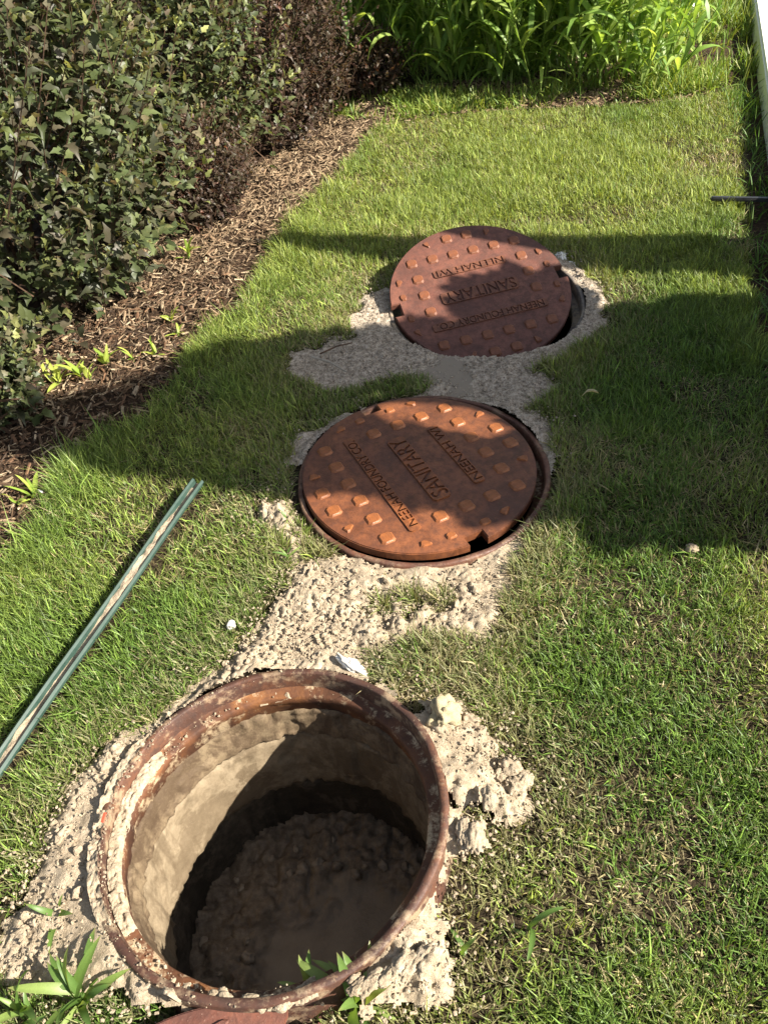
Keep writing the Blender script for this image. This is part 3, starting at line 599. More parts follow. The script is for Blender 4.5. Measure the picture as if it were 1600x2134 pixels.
pd = np.clip(.08 + 1.0 * np.clip(fbm(bx * 2.6 + 7, by * 2.6, s=66) - .02, 0, 1) + .25 * sstep(.25, .6, -thin) + .22 * sstep(.4, 1.0, bx) * sstep(2., .9, by), 0, .8)
isd = rng.random(n) < pd; col[isd] = (dry * (1 - a) + dead * a)[isd] * (.6 + .5 * rng.random(n))[isd][:, None]; lean[isd] += .5; h[isd] *= .85
# sand dust on the blades nearest the spoil, mostly right of the open manhole
ds = np.maximum(poly_sd(bx, by, SP1), poly_sd(bx, by, SP2)) + .06 * fbm(bx * 6, by * 6, s=67)
dust = sstep(-.22, .0, ds) * np.where((bx > -.2) & (by < 1.6), 1, .6); dst = (rng.random(n) < dust * .85)
col[dst] = col[dst] * .45 + np.array((.32, .26, .16)) * .55
base = np.stack([bx, by, gh(bx, by) - .002], 1)
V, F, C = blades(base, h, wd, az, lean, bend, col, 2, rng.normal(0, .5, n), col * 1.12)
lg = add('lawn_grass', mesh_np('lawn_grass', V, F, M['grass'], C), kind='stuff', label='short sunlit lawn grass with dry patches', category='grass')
# thatch lying flat
n = 55000; bx = rng.uniform(-1.2, 1.9, n); by = rng.uniform(.15, 4.4, n); k = (poly_sd(bx, by, LAWN) > 0) & (np.maximum(spoil_mask(bx, by, SP1), spoil_mask(bx, by, SP2)) < .3) & (bx > -.95 - .33 * by) & (bx < .75 + .36 * by)
for hx, hy, hr in AV: k &= np.hypot(bx - hx, by - hy) > hr + .02
bx, by = bx[k], by[k]; n = len(bx)
V, F, C = blades(np.stack([bx, by, gh(bx, by) + .003], 1), .02 + .03 * rng.random(n), .0018 + 0 * bx, rng.uniform(0, 6.28, n), np.full(n, 1.35), rng.normal(.1, .2, n), (dry * .5) * (.4 + .8 * rng.random(n))[:, None] + .01, 2)
add('dry_thatch', mesh_np('dry_thatch', V, F, M['grass'], C), kind='stuff', label='dry thatch lying flat between the lawn blades', category='thatch')

# ------------------------------------------------------------------ mulch bed
def chip_mesh(l, w_, t_, seed, c):
    r = random.Random(seed); bm = bmesh.new(); st = []
    for i, xx in enumerate((-.5, -.2, .2, .5)):
        k = (1 if i in (1, 2) else r.uniform(.3, .8)); yo = r.uniform(-.15, .15) * w_; zo = r.uniform(-.3, .3) * t_
        st.append([bm.verts.new((xx * l, yo + sy * w_ * .5 * k, zo + sz * t_ * .5)) for sy, sz in ((-1, -1), (1, -1), (.8, 1), (-.7, 1))])
    for a_, b_ in zip(st, st[1:]):
        for i in range(4): bm.faces.new((a_[i], a_[(i + 1) % 4], b_[(i + 1) % 4], b_[i]))
    bm.faces.new(st[0]); bm.faces.new(st[-1]); me = bm_mesh('bark_chip', bm, M['chip'])
    at = me.color_attributes.new('col', 'FLOAT_COLOR', 'POINT'); at.data.foreach_set('color', np.tile((*c, 1), (len(me.vertices), 1)).astype(np.float32).ravel()); return me
CHC = [(.10, .062, .036), (.18, .115, .066), (.055, .037, .025), (.28, .20, .12), (.44, .34, .22), (.15, .082, .044)]
mb = [(-2.6, .2)] + [(-1.5, .2), (-1.22, .85)] + E1 + FAR + [(2.15, 4.35), (2.75, 5.8), (2.75, 7.4), (-3.4, 8.6)]
x = np.arange(-3.4, 2.75, .03); y = np.arange(.2, 8.5, .03); X, Y = np.meshgrid(x, y, indexing='ij'); xf, yf = X.ravel(), Y.ravel()
sdm = poly_sd(xf, yf, mb) + .02 * vnoise(xf * 20, yf * 20, s=80); z = gh(xf, yf) + .006 + .016 * np.clip(sdm / .1, 0, 1) * (1 + fbm(xf * 12, yf * 12, s=81)) + .008 * fbm(xf * 40, yf * 40, s=82, o=2)
I = np.arange(len(xf)).reshape(X.shape); F = np.stack([I[:-1, :-1], I[1:, :-1], I[1:, 1:], I[:-1, 1:]], 2).reshape(-1, 4); F = F[(sdm > .0)[F].all(1)]
u, inv = np.unique(F, return_inverse=True)
mulch = add('mulch_bed', mesh_np('mulch_bed', np.stack([xf, yf, z], 1)[u], inv.reshape(F.shape), M['soil'], smooth=True, attrs={'bed': np.ones(len(u))}), kind='structure', label='dark bark mulch bed along the lawn')
def mulch_z(x, y):
    x = np.asarray(x, float); y = np.asarray(y, float); s_ = poly_sd(x, y, mb); return gh(x, y) + .006 + .016 * np.clip(s_ / .1, 0, 1) * (1 + fbm(x * 12, y * 12, s=81))
strip = [(-1.9, 1.2)] + [(-1.15, 1.15)] + E1 + FAR + [(1.9, 4.9), (.1, 4.9), (-.5, 3.9), (-1.1, 2.8), (-1.6, 2.0)]
def in_strip(n):
    x = rng.uniform(-1.9, 2., n * 6); y = rng.uniform(1.1, 5.2, n * 6); k = (poly_sd(x, y, strip) > .0) & (poly_sd(x, y, mb) > .0); return x[k][:n], y[k][:n]
protos = [chip_mesh(1, random.uniform(.14, .42), random.uniform(.05, .12), i, CHC[i % 6]) for i in range(14)]
x, y = in_strip(2600); near = np.argsort(np.hypot(x, y) + rng.normal(0, .5, len(x)))[:280]
zc = mulch_z(x, y)
for i in near:
    add('bark_chip', protos[random.randrange(14)], mulch, (x[i], y[i], zc[i] + .008), (random.gauss(0, .25), random.gauss(0, .25), random.uniform(0, 6.3)), .018 + .05 * random.random() ** 2.5)
def chip_stuff(n, s0, s1):
    x, y = in_strip(n); n = len(x); z = mulch_z(x, y); P0 = np.array([(-.5, -.2, -.04), (-.46, .16, -.04), (-.5, .1, .04), (-.44, -.12, .05), (.5, -.13, -.04), (.46, .22, -.04), (.48, .13, .05), (.5, -.06, .04)]); F0 = np.array([(0, 1, 2, 3), (4, 7, 6, 5), (0, 3, 7, 4), (1, 5, 6, 2), (3, 2, 6, 7)])
    a = rng.uniform(0, 6.28, n); tl = rng.normal(0, .4, n); s_ = s0 + (s1 - s0) * rng.random(n) ** 2; wk = .14 + .9 * rng.random(n) ** 2.5
    px_ = P0[None, :, 0] * s_[:, None]; py_ = P0[None, :, 1] * (s_ * wk)[:, None]; pz_ = P0[None, :, 2] * s_[:, None] + px_ * tl[:, None]
    V = np.stack([x[:, None] + px_ * np.cos(a)[:, None] - py_ * np.sin(a)[:, None], y[:, None] + px_ * np.sin(a)[:, None] + py_ * np.cos(a)[:, None], z[:, None] + .006 + pz_ + (.008 * rng.random(n))[:, None]], 2)
    F = F0[None] + (np.arange(n) * len(P0))[:, None, None]; cc = np.array(CHC)[rng.integers(0, 6, n)] * (.6 + .8 * rng.random(n))[:, None]
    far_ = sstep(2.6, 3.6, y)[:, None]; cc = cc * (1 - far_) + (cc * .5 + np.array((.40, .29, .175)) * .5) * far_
    return V.reshape(-1, 3), F.reshape(-1, 4), np.repeat(cc, len(P0), 0)
V, F, C = chip_stuff(26000, .006, .042); add('wood_chips', mesh_np('wood_chips', V, F, M['chip'], C), mulch, kind='stuff')

# ------------------------------------------------------------------ shrubs
LF = np.array([(0, 0, 0), (.40, 0, .02), (.72, 0, -.02), (1, 0, -.16), (.13, .20, .05), (.26, .46, .07), (.44, .25, .07), (.62, .31, .05), (.76, .15, .0), (.13, -.20, .05), (.26, -.46, .07), (.44, -.25, .07), (.62, -.31, .05), (.76, -.15, .0)], float)
LT = [(0, 4, 1), (4, 5, 1), (5, 6, 1), (6, 2, 1), (6, 7, 2), (7, 8, 2), (8, 3, 2)]
LT = np.array(LT + [(a if a < 4 else a + 5, c if c < 4 else c + 5, b if b < 4 else b + 5) for a, b, c in LT])
def leaf_frames(ox, dx, up, size):
    dx = dx / np.linalg.norm(dx, axis=1)[:, None]; dy = np.cross(up, dx); dy /= np.linalg.norm(dy, axis=1)[:, None] + 1e-9; dz = np.cross(dx, dy); return ox, dx, dy, dz, size
def leaf_mesh(fr, col, shape=LF, tris=LT, nwide=1.0):
    ox, dx, dy, dz, s = fr; n = len(ox)
    V = ox[:, None] + s[:, None, None] * (shape[None, :, 0, None] * dx[:, None] + shape[None, :, 1, None] * nwide * dy[:, None] + shape[None, :, 2, None] * dz[:, None])
    F = (tris[None] + (np.arange(n) * len(shape))[:, None, None]).reshape(-1, 3); return V.reshape(-1, 3), F, np.repeat(col, len(shape), 0)
def shrub(name, label, cx, cy, rx, ry, ht, nshoot, size, pal, tips, seed, slen=(.12, .26), grp='shrubs in the mulch bed', nwide=1.0, mat='leaf', low=.05, front=True, nleaf=300):
    r = np.random.default_rng(seed); zb = float(mulch_z([cx], [cy])[0]) - .005
    root = add(name, None, None, (cx, cy, zb), label=label, category='shrub', group=grp)
    N2 = nshoot * 2; th = r.uniform(0, 6.283, N2); zf = r.random(N2) ** .9; dome = r.random(N2) < .3
    pr = np.sqrt(1 - np.clip((zf - .42) / .58, 0, 1) ** 2) * (.80 + .20 * np.clip(zf / .25, 0, 1)); sl2 = np.clip((zf - .3) / .7, 0, 1)
    d = np.stack([np.cos(th) * (1 - .8 * sl2), np.sin(th) * (1 - .8 * sl2), .15 + .85 * sl2], 1); d /= np.linalg.norm(d, axis=1)[:, None]
    tocam = np.array([-cx, -cy, 0]); tocam /= np.linalg.norm(tocam); hz = np.stack([np.cos(th), np.sin(th), 0 * th], 1)
    kp = (hz @ tocam > -.3) | (r.random(N2) < .3); d, th, zf, pr = [q_[kp][:nshoot] for q_ in (d, th, zf, pr)]
    n = len(d); lead = r.random(n) < .16; rad = pr * (.50 + .52 * r.random(n) ** .7 + .12 * lead) * (1 + .55 * fbm(np.cos(th) * 2.2 + seed, np.sin(th) * 2.2, zf * 3, seed))
    P = np.stack([np.cos(th) * rx * rad, np.sin(th) * ry * rad, low + (ht - low) * zf], 1)
    sd = d * np.array([.75, .75, .45]) + np.array([0, 0, .75]) + r.normal(0, .26, (n, 3)); sd /= np.linalg.norm(sd, axis=1)[:, None]
    sl_ = r.uniform(*slen, n) * np.where(lead, 1.6, 1); O, DX, U, S, CC, TW = [], [], [], [], [], []
    A = np.cross(sd, [0.1, .2, 1.]); A /= np.linalg.norm(A, axis=1)[:, None]; B = np.cross(sd, A)
    K = 9; ph0 = r.uniform(0, 6.28, n)
    for k in range(K):
        f = k / (K - 1); p = P + sd * (sl_ * (f - .55))[:, None]; an = ph0 + k * 2.4 + r.normal(0, .3, n)
        rd = A * np.cos(an)[:, None] + B * np.sin(an)[:, None]; spread = 1.1 - .75 * f
        dx = rd * spread + sd * (.35 + .6 * f) + r.normal(0, .15, (n, 3)) + np.array([0, 0, -.12 * (1 - f)])
        up = sd * (1.1 - .5 * f) - rd * .5 * f + np.array([0, 0, .5]) + r.normal(0, .25, (n, 3))
        sz = size * (1.1 - .55 * f) * r.uniform(.5, 1.25, n)
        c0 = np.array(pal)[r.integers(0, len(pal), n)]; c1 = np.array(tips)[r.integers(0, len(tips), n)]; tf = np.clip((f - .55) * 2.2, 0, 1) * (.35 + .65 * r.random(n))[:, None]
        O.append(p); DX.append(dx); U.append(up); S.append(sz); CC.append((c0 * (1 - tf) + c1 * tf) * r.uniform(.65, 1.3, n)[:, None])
    O, DX, U, S, CC = [np.concatenate(q_) for q_ in (O, DX, U, S, CC)]
    fr = leaf_frames(O, DX, U, S)
    vis = -np.linalg.norm(O + np.array([cx, cy, zb]) - np.array([0, 0, 1.5]), axis=1) + 8 * S
    order = np.argsort(-vis); big = order[:nleaf]; rest = order[nleaf:]
    V, F, C = leaf_mesh(tuple(q_[rest] for q_ in fr), CC[rest], nwide=nwide)
    add('foliage', mesh_np('foliage', V, F, M[mat], C, smooth=True), root, kind='stuff')
    lms = [mesh_np('leaf', LF * np.array([1, nwide, 1 + .6 * q_]), LT, M[mat], np.tile(np.array((pal + tips[:1])[q_ % len(pal + tips[:1])]) * (.8 + .1 * (q_ % 5)), (len(LF), 1)), smooth=True) for q_ in range(6)]
    for i in big:
        m4 = Matrix.Identity(4)
        for ci, v in enumerate((fr[1][i], fr[2][i], fr[3][i])):
            for ri in range(3): m4[ri][ci] = v[ri] * S[i]
        for ri in range(3): m4[ri][3] = O[i][ri]
        o = add('leaf', lms[int(r.integers(6))], root); o.matrix_basis = m4
    # stems
    tb = []
    for k in range(22):
        i = int(r.integers(n)); p = P[i]; b0 = np.array([r.normal(0, .06), r.normal(0, .06), 0]); mid = b0 * .4 + p * np.array([.45, .45, .55]) + r.normal(0, .03, 3)
        tb.append(tube([b0, mid, p * .9 + mid * .1, p], [.008, .006, .004, .002], 5))
    for i in range(0, n, 2): tb.append(tube([P[i] - sd[i] * sl_[i] * .9, P[i] + sd[i] * sl_[i] * .35], [.0026, .0014], 3))
    quads = join(tb); add('stem', mesh_np('stem', *quads, M['bark_stem']), root)
    return root
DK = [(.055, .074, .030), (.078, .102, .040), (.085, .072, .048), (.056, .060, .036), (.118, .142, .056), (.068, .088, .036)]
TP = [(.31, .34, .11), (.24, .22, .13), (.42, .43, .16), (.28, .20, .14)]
PU = [(.06, .034, .030), (.08, .045, .037), (.066, .054, .035), (.10, .068, .05)]
PT = [(.15, .065, .045), (.13, .09, .06), (.17, .11, .075), (.10, .07, .05)]
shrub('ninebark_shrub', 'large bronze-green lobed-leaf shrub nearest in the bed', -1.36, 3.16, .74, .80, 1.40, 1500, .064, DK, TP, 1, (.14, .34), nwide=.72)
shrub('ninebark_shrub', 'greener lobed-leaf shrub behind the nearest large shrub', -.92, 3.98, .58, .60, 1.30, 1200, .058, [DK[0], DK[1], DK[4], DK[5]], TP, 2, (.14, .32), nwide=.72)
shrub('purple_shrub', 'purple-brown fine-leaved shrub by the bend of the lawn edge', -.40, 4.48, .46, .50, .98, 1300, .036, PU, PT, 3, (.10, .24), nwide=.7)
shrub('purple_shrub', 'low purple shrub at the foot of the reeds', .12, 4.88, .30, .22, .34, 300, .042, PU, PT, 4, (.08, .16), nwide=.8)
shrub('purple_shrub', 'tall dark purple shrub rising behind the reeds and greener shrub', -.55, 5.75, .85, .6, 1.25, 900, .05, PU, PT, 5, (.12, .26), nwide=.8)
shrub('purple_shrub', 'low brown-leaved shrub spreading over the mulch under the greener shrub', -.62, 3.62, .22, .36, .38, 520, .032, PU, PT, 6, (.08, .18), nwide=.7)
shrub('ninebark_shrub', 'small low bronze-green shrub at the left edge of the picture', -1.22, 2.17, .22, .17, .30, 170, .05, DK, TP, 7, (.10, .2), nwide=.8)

# ------------------------------------------------------------------ reed-like tall grass clumps
RC = [(.20, .32, .065), (.27, .40, .09), (.35, .46, .12), (.15, .26, .055)]
def leaf_strip(length, width, bend, seed, col):
    """a long blade with a folded midrib, a slight wave and a browned tip"""
    r = np.random.default_rng(seed); n = 9; t_ = np.linspace(0, 1, n); th = .35 + bend * t_ ** 1.2; dx = length / (n - 1)
    x_ = np.concatenate([[0], np.cumsum(np.sin(th[:-1]) * dx)]); z_ = np.concatenate([[0], np.cumsum(np.cos(th[:-1]) * dx)]); wv = np.interp(t_, [0, .15, .4, .7, .9, 1], [.45, .85, 1, .8, .42, .02]) * width * .5
    sway = .03 * length * np.sin(t_ * 3 + seed); tw = .5 * t_ * r.normal(); V, C = [], []
    for i in range(n):
        nx_, nz_ = -math.cos(th[i]), math.sin(th[i]); wob = .10 * wv[i] * math.sin(i * 2.1 + seed)
        for sd_ in (-1, 0, 1):
            lift = (.35 * wv[i] if sd_ else 0) + wob * sd_; V.append((x_[i] + nx_ * lift * .6 + sd_ * wv[i] * math.sin(tw[i]) * .5, sway[i] + sd_ * wv[i] * math.cos(tw[i]), z_[i] + nz_ * lift))
            k = 1.0 + (.22 if sd_ == 0 else 0) + .15 * t_[i]; c = np.array(col) * k; br = max(0, t_[i] - .9) * 6; C.append(c * (1 - br) + np.array((.34, .26, .12)) * br)
    F = [(i * 3 + j, i * 3 + j + 1, i * 3 + j + 4, i * 3 + j + 3) for i in range(n - 1) for j in (0, 1)]
    return mesh_np('leaf', V, F, M['reed'], np.array(C), smooth=True)
rleaf = [leaf_strip(1, random.uniform(.09, .13), random.uniform(.6, 2.4), i, RC[i % 4]) for i in range(10)]
def reeds(px, n, spread, hmin, hmax, label, seed):
    r = np.random.default_rng(seed); g = ground_at([px])[0]; zb = float(mulch_z([g[0]], [g[1]])[0]); root = add('reed_clump', None, None, (g[0], g[1], zb), label=label, category='tall grass', group='reed clumps behind the lawn'); cnt = 0; rest = []
    for i in range(n):
        b0 = np.array([r.normal(0, spread), r.normal(0, spread * .7), 0]); h = r.uniform(hmin, hmax) if i % 3 else r.uniform(.28, .6); b0 = b0 * (1 if i % 3 else 1.35); ln_ = b0[:2] * .75 + r.normal(0, .09, 2); tip = np.array([b0[0] + ln_[0], b0[1] + ln_[1], h])
        V, F = tube([b0, b0 * .5 + tip * .5 + np.array([0, 0, .02]), tip], [.0034, .0028, .0014], 5); C = np.tile(np.array(RC[i % 4]) * .8, (len(V), 1))
        stalk = add('stalk', mesh_np('stalk', V, F, M['reed'], C, smooth=True), root)
        nl = int(h / .062); az0 = r.uniform(0, 6.28)
        for k in range(nl):
            f = .07 + .93 * (k + r.random() * .5) / nl; p = b0 + (tip - b0) * f; az = az0 + k * 2.5 + r.normal(0, .4); L = r.uniform(.2, .36) * (1 - .25 * abs(f - .5))
            if cnt < 300: add('leaf', rleaf[int(r.integers(10))], stalk, p, (r.normal(0, .2), r.normal(0, .25), az), L); cnt += 1
            else: rest.append((p, az, L))
    if rest:
        p = np.array([q_[0] for q_ in rest]); L = np.array([q_[2] for q_ in rest]); k = len(rest); cc = np.array(RC)[r.integers(0, 4, k)] * r.uniform(.75, 1.25, k)[:, None]
        V, F, C = blades(p, L, L * r.uniform(.085, .12, k), np.array([q_[1] for q_ in rest]), r.uniform(.15, .7, k), r.uniform(.5, 2.3, k), cc, 5, r.normal(0, .3, k), cc * 1.2, [.5, .95, 1, .85, .5]); add('upper_leaves', mesh_np('upper_leaves', V, F, M['reed'], C, smooth=True), root, kind='stuff')
reeds((740, 165), 34, .16, .75, 1.15, 'shaded reed clump beside the purple shrub', 1)
reeds((870, 150), 38, .17, .8, 1.2, 'reed clump next to the shaded clump', 2)
reeds((1000, 165), 40, .15, .8, 1.2, 'reed clump hanging low over the lawn edge in the middle', 3)
reeds((1150, 150), 38, .16, .8, 1.2, 'reed clump between the hanging clump and the last clump', 4)
reeds((1290, 165), 46, .14, .8, 1.2, 'dense upright reed clump nearest the concrete slab', 5)
reeds((930, 60), 44, .26, .9, 1.3, 'reed clump standing in the back row on the purple shrub side', 6)
reeds((1180, 50), 44, .26, .9, 1.3, 'reed clump standing in the back row on the slab side', 7)
# weedy young grass on the bed under and beside the reeds
def tuft_field(name, poly_px, n, h0, h1, w0, pal, label, seed, dens=2.0):
    r = np.random.default_rng(seed); P = ground_at(poly_px); x = r.uniform(P[:, 0].min(), P[:, 0].max(), n * 5); y = r.uniform(P[:, 1].min(), P[:, 1].max(), n * 5)
    k = (poly_sd(x, y, P) > 0) & (r.random(len(x)) < np.clip(.45 + dens * fbm(x * 5, y * 5, s=seed), .02, 1)) & (x < slab_x(y) - .01); x, y = x[k][:n], y[k][:n]; n = len(x)
    h = h0 + (h1 - h0) * r.random(n) ** 1.5; cc = np.array(pal)[r.integers(0, len(pal), n)] * r.uniform(.7, 1.3, n)[:, None]
    z = np.where(poly_sd(x, y, mb) > 0, mulch_z(x, y), gh(x, y))
    V, F, C = blades(np.stack([x, y, z - .004], 1), h, w0 * (.6 + .8 * r.random(n)), r.uniform(0, 6.28, n), np.abs(r.normal(.35, .35, n)), r.normal(.8, .5, n), cc, 3, r.normal(0, .5, n), cc * 1.25)
    add(name, mesh_np(name, V, F, M['grass'], C, smooth=True), kind='stuff', label=label, category='grass')
YG = [(.17, .25, .045), (.21, .27, .05), (.13, .22, .04), (.26, .29, .07)]
tuft_field('weed_grass', [(690, 245), (720, 200), (1000, 190), (1350, 170), (1500, 180), (1350, 210), (1000, 232), (800, 258)], 5200, .03, .10, .006, YG, 'young yellow-green weeds along the foot of the reeds', 1)
tuft_field('weed_grass', [(1330, 210), (1300, 0), (1320, -60), (1560, -60), (1575, 120), (1590, 230), (1500, 190)], 9000, .05, .17, .006, YG, 'bright yellow-green tall grass between the reeds and the slab', 2, 2.4)
tuft_field('weed_grass', [(700, 190), (700, -40), (1320, -60), (1340, 170)], 7000, .05, .2, .008, RC + YG[:1], 'leafy undergrowth among the reeds', 3)
tuft_field('weed_grass', [(1500, 200), (1565, 190), (1600, 330), (1640, 700), (1700, 1200), (1560, 700), (1560, 330)], 1500, .05, .15, .005, [(.08, .16, .03), (.11, .2, .035)], 'longer ragged grass along the slab edge', 4)

# ------------------------------------------------------------------ single weeds and seedlings
wl = [leaf_strip(1, random.uniform(.10, .14), random.uniform(.8, 1.8), 40 + i, c) for i, c in enumerate([(.13, .22, .05), (.18, .27, .065), (.23, .31, .085), (.10, .18, .04)])]
sl_leaf = [leaf_strip(1, random.uniform(.15, .2), random.uniform(.5, 1.3), 60 + i, c_) for i, c_ in enumerate([(.34, .44, .08), (.42, .48, .10), (.28, .40, .07), (.38, .46, .09)])]
def weed(px, n, L0, L1, label, seed, wide=1.0, grp=None, cat_='weed', z=None):
    r = np.random.default_rng(seed); g = ground_at([px])[0]; zb = float(mulch_z([g[0]], [g[1]])[0] if poly_sd(np.array([g[0]]), np.array([g[1]]), mb)[0] > 0 else gh([g[0]], [g[1]])[0])
    root = add('weed', None, None, (g[0], g[1], zb), label=label, category=cat_, **({'group': grp} if grp else {})); V, F = tube([(0, 0, -.005), (0, 0, L1 * .25)], [.003, .002], 5)
    add('stem', mesh_np('stem', V, F, M['reed'], np.tile((.14, .24, .06), (len(V), 1))), root)
    for i in range(n):
        L = r.uniform(L0, L1); add('leaf', (sl_leaf if cat_ == 'seedling' else wl)[int(r.integers(4))], root, (r.normal(0, L1 * .04), r.normal(0, L1 * .04), L1 * .22 * r.random()), (r.normal(0, .25), r.normal(.15, .35), i * 2.4 + r.normal(0, .4)), (L, L * wide, L))
weed((175, 2085), 17, .06, .13, 'broad-bladed weed at the lower left beside the open manhole', 1, 1.25)
weed((60, 2120), 9, .06, .13, 'broad-bladed weed lying flat at the lower left corner', 2, 1.1)
weed((740, 2090), 15, .06, .12, 'broad-leaved weed below the near rim of the open manhole', 3, 1.5)
weed((640, 2070), 7, .04, .07, 'small leafy weed on the near rim beside the bottom cover', 4, 1.5)
weed((120, 1905), 5, .05, .09, 'pale limp weed half buried in sand left of the open manhole', 5, 1.2)
weed((600, 1165), 5, .04, .075, 'small weed at the left foot of the middle frame', 6)
weed((600, 1085), 4, .03, .055, 'tiny weed in the dark gap left of the middle cover', 7)
weed((965, 1985), 2, .05, .08, 'single wide grass blade right of the open manhole', 8, 1.3)
weed((1105, 1935), 3, .05, .09, 'curled pale grass weed in the lawn right of the manhole', 9)
for i, (px, nn, l0, l1, lab) in enumerate((((122, 795), 5, .04, .085, 'bright seedling nearest the big shrub on the sunlit mulch'), ((168, 785), 3, .04, .075, 'slim bright seedling second from the big shrub'), ((190, 790), 3, .03, .06, 'low seedling third from the big shrub'),
      ((225, 760), 6, .04, .08, 'widest bright seedling tuft in the sunlit mulch'), ((280, 755), 3, .03, .055, 'small seedling just beyond the widest tuft'), ((325, 745), 4, .04, .06, 'flat seedling nearest the lawn edge on the sunlit mulch'), ((370, 700), 4, .03, .05, 'seedling on the mulch where sunlight narrows'),
      ((360, 670), 4, .03, .05, 'upper seedling on the mulch below the brown shrub'), ((70, 1030), 3, .04, .07, 'upright seedling beside the white tube on the mulch'), ((40, 1050), 4, .03, .06, 'sprawling seedling on the mulch at the left edge'), ((395, 540), 4, .04, .07, 'thin yellow seedling under the brown shrub'), ((630, 275), 2, .04, .06, 'lone yellow-green sprig under the purple shrub'))):
    weed(px, nn + 2, l0 * 1.3, l1 * 1.3, lab, 20 + i, 1.1, 'seedlings in the mulch', 'seedling')

# ------------------------------------------------------------------ small things lying about
g = ground_at([(84, 1024)])[0]; V, F = lathe([(0, -.0125), (.0035, -.0125), (.004, -.012), (.004, .012), (.0035, .0125), (0, .0125)], 16)
add('white_tube', mesh_np('white_tube', V, F, M['white'], smooth=True), None, (g[0], g[1], float(mulch_z([g[0]], [g[1]])[0]) + .016), (R(88), 0, R(62)), .9, label='small white tube lying on the mulch', category='tube')
g = ground_at([(1440, 25)])[0]; lump((1440, 45), .034, 50, M['white'], 'white_ball', 'round white object half hidden in the bright grass near the slab', 'ball', 2.6, (1, 1, .95))
a0 = ground_at([(650, 752)])[0]; a1 = ground_at([(724, 784)])[0]; b0 = ground_at([(668, 745)])[0]; b1 = ground_at([(735, 722)])[0]
for nm, (p0, p1, rd, mt), lab in (('twig', (a0, a1, .004, 'stick'), 'pale straight twig lying on the damp sand'), ('twig', (b0, b1, .003, 'bark_stem'), 'dark thin twig lying on the damp sand')):
    z0 = float(gh([p0[0]], [p0[1]])[0]) + .03; mid = (p0 + p1) / 2 + np.array([.004, .006]); V, F = tube([(*p0, z0), (*mid, z0 + .004), (*p1, z0)], [rd, rd * .9, rd * .6], 6)
    add(nm, mesh_np(nm, V, F, M[mt], smooth=True), label=lab, category='twig')
c0 = ground_at([(1480, 416)], .02)[0]; c1 = ground_at([(1640, 416)], .02)[0]; dvec = c1 - c0; L = np.linalg.norm(dvec)
bm = bmesh.new(); bmesh.ops.create_cube(bm, size=1); bmesh.ops.scale(bm, vec=(L, .022, .016), verts=bm.verts); bmesh.ops.bevel(bm, geom=bm.edges[:], offset=.004, segments=2, affect='EDGES')
add('edging_bar', bm_mesh('edging_bar', bm, M['black']), None, (*((c0 + c1) / 2), .022), (0, .02, math.atan2(dvec[1], dvec[0])), label='black bar lying across the soil strip to the slab', category='bar')
# dry oak leaf
g = ground_at([(1245, 838)])[0]; V = LF * np.array([1, 1.1, 2.2]); me = mesh_np('oak_leaf', V, LT, M['leaf'], np.tile((.62, .52, .34), (len(V), 1)), smooth=True)
add('dry_leaf', me, None, (g[0], g[1], float(gh([g[0]], [g[1]])[0]) + .042), (.5, -.15, 2.9), .05, label='pale dry leaf lying on the shaded grass', category='leaf')

# ------------------------------------------------------------------ on the slab, outside the frame: invented objects added to throw shadows over the lawn
def sun_back(gx, gy, X0): return gy - math.tan(math.pi - AZ) * (X0 - gx), (X0 - gx) / math.cos(math.pi - AZ) * math.tan(EL)
TX, TY = 2.45, 1.25; ZS = .09
added_tree = add('added_conifer', None, None, (TX, TY, ZS), label='potted conifer added out of view to shade the middle of the lawn', category='conifer')  # unseen and invented, its outline built to cast the main lawn shadow
V, F = lathe([(.0, 0), (.20, 0), (.21, .02), (.27, .40), (.29, .40), (.29, .45), (.26, .45), (.24, .40), (0, .39)], 40); add('pot', mesh_np('pot', V, F, M['terracotta'], smooth=False), added_tree)
V, F = tube([(0, 0, .35), (.01, -.02, 1.2), (0, -.2, 1.9), (0, -.48, 2.55)], [.05, .04, .025, .008], 8); add('trunk', mesh_np('trunk', V, F, M['bark_stem'], smooth=True), added_tree)
r = np.random.default_rng(77); n = 24000
zt = .42 + 2.2 * r.random(n) ** 1.2; cyz = np.interp(zt, [.4, 1., 1.6, 2.15, 2.35, 2.62], [.04, -.02, -.13, -.28, -.44, -.52]); rz = np.interp(zt, [.4, .8, 1.2, 1.7, 2.1, 2.35, 2.62], [.50, .54, .48, .38, .27, .12, .03])
an = r.uniform(0, 6.283, n); rr = rz * np.sqrt(r.random(n)) * (1 + .16 * fbm(np.cos(an) * 2 + 9, np.sin(an) * 2 + 9, zt * 3, 5))
O = np.stack([rr * np.cos(an), cyz + rr * np.sin(an), zt], 1)
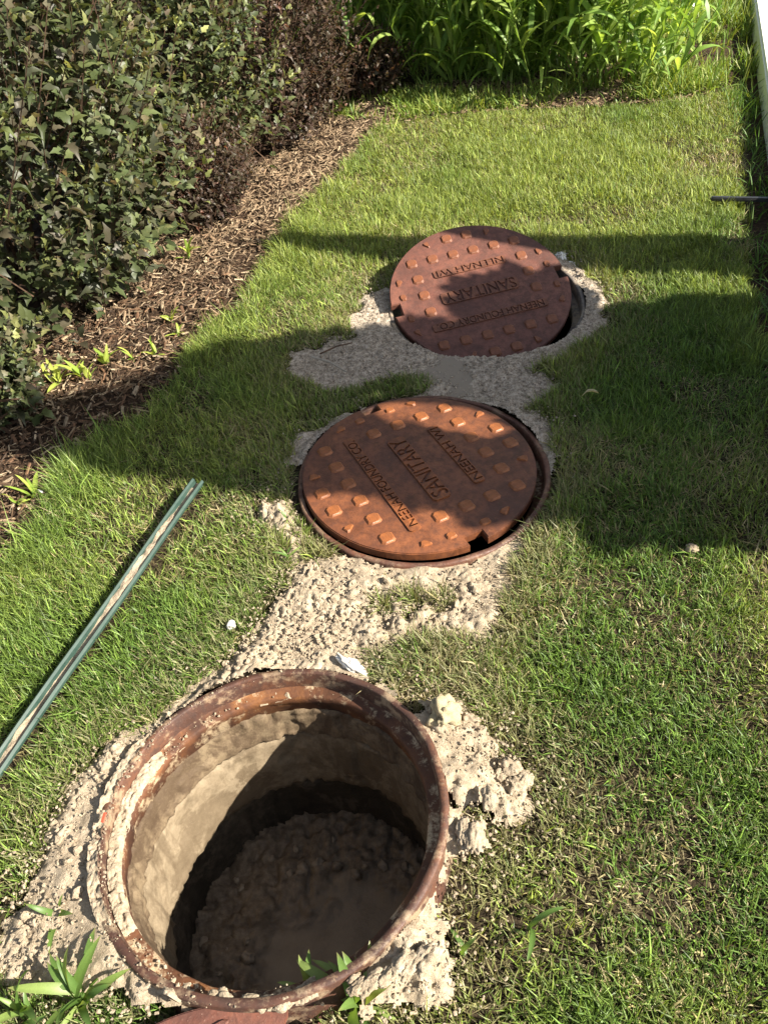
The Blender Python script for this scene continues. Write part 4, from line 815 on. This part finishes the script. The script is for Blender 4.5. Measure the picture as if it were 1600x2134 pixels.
lb = r.random(n) < .05; O[lb] = np.array([0, .49, 1.34]) + np.clip(r.normal(0, .5, (lb.sum(), 3)), -1, 1) * np.array([.10, .10, .10])          # side lobe added to shape the shadow on the tilted cover
gp_ = ((O[:, 1] + .383 * O[:, 0] + .21) / .11) ** 2 + ((O[:, 2] - .778 * O[:, 0] - 1.66) / .25) ** 2 > 1; O, an = O[gp_], an[gp_]; n = len(O)       # leaves left out so a lit strip falls on the middle cover
dx = np.stack([np.cos(an), np.sin(an), .5 + r.normal(0, .3, n)], 1) + r.normal(0, .25, (n, 3)); cc = np.array([(.03, .06, .022), (.045, .08, .028), (.06, .10, .035)])[r.integers(0, 3, n)]
V, F, C = leaf_mesh(leaf_frames(O, dx, r.normal(0, 1, (n, 3)) + np.array([0, 0, 1.]), r.uniform(.08, .15, n)), cc, np.array([(0, 0, 0), (.3, .3, .04), (.65, .22, 0), (1, 0, -.1), (.65, -.22, 0), (.3, -.3, .04)]), np.array([(0, 1, 5), (1, 2, 4), (1, 4, 5), (2, 3, 4)])); add('crown', mesh_np('crown', V, F, M['leaf'], C), added_tree, kind='stuff')
added_umb = add('added_parasol', None, None, (2.30, 2.31, ZS), (R(4.5), 0, 0), label='closed canvas parasol added out of view to cast the narrow shadow band', category='parasol')  # unseen and invented, added for the narrow shadow band across the lawn
V, F = lathe([(0, 0), (.2, 0), (.2, .05), (.06, .09), (.03, .12), (0, .12)], 32); add('base', mesh_np('base', V, F, M['metal']), added_umb)
V, F = tube([(0, 0, .1), (0, 0, 2.08)], [.02, .02], 10); add('pole', mesh_np('pole', V, F, M['metal'], smooth=True), added_umb)
pf = [(.15, .38), (.145, .6), (.115, 1.0), (.09, 1.5), (.05, 1.95), (.02, 2.02)]; V, F = lathe(pf, 64); a = np.arctan2(V[:, 1], V[:, 0]); kf = 1 + .16 * np.cos(a * 8); V[:, 0] *= kf; V[:, 1] *= kf; add('canopy', mesh_np('canopy', V, F, M['canvas'], smooth=True), added_umb)
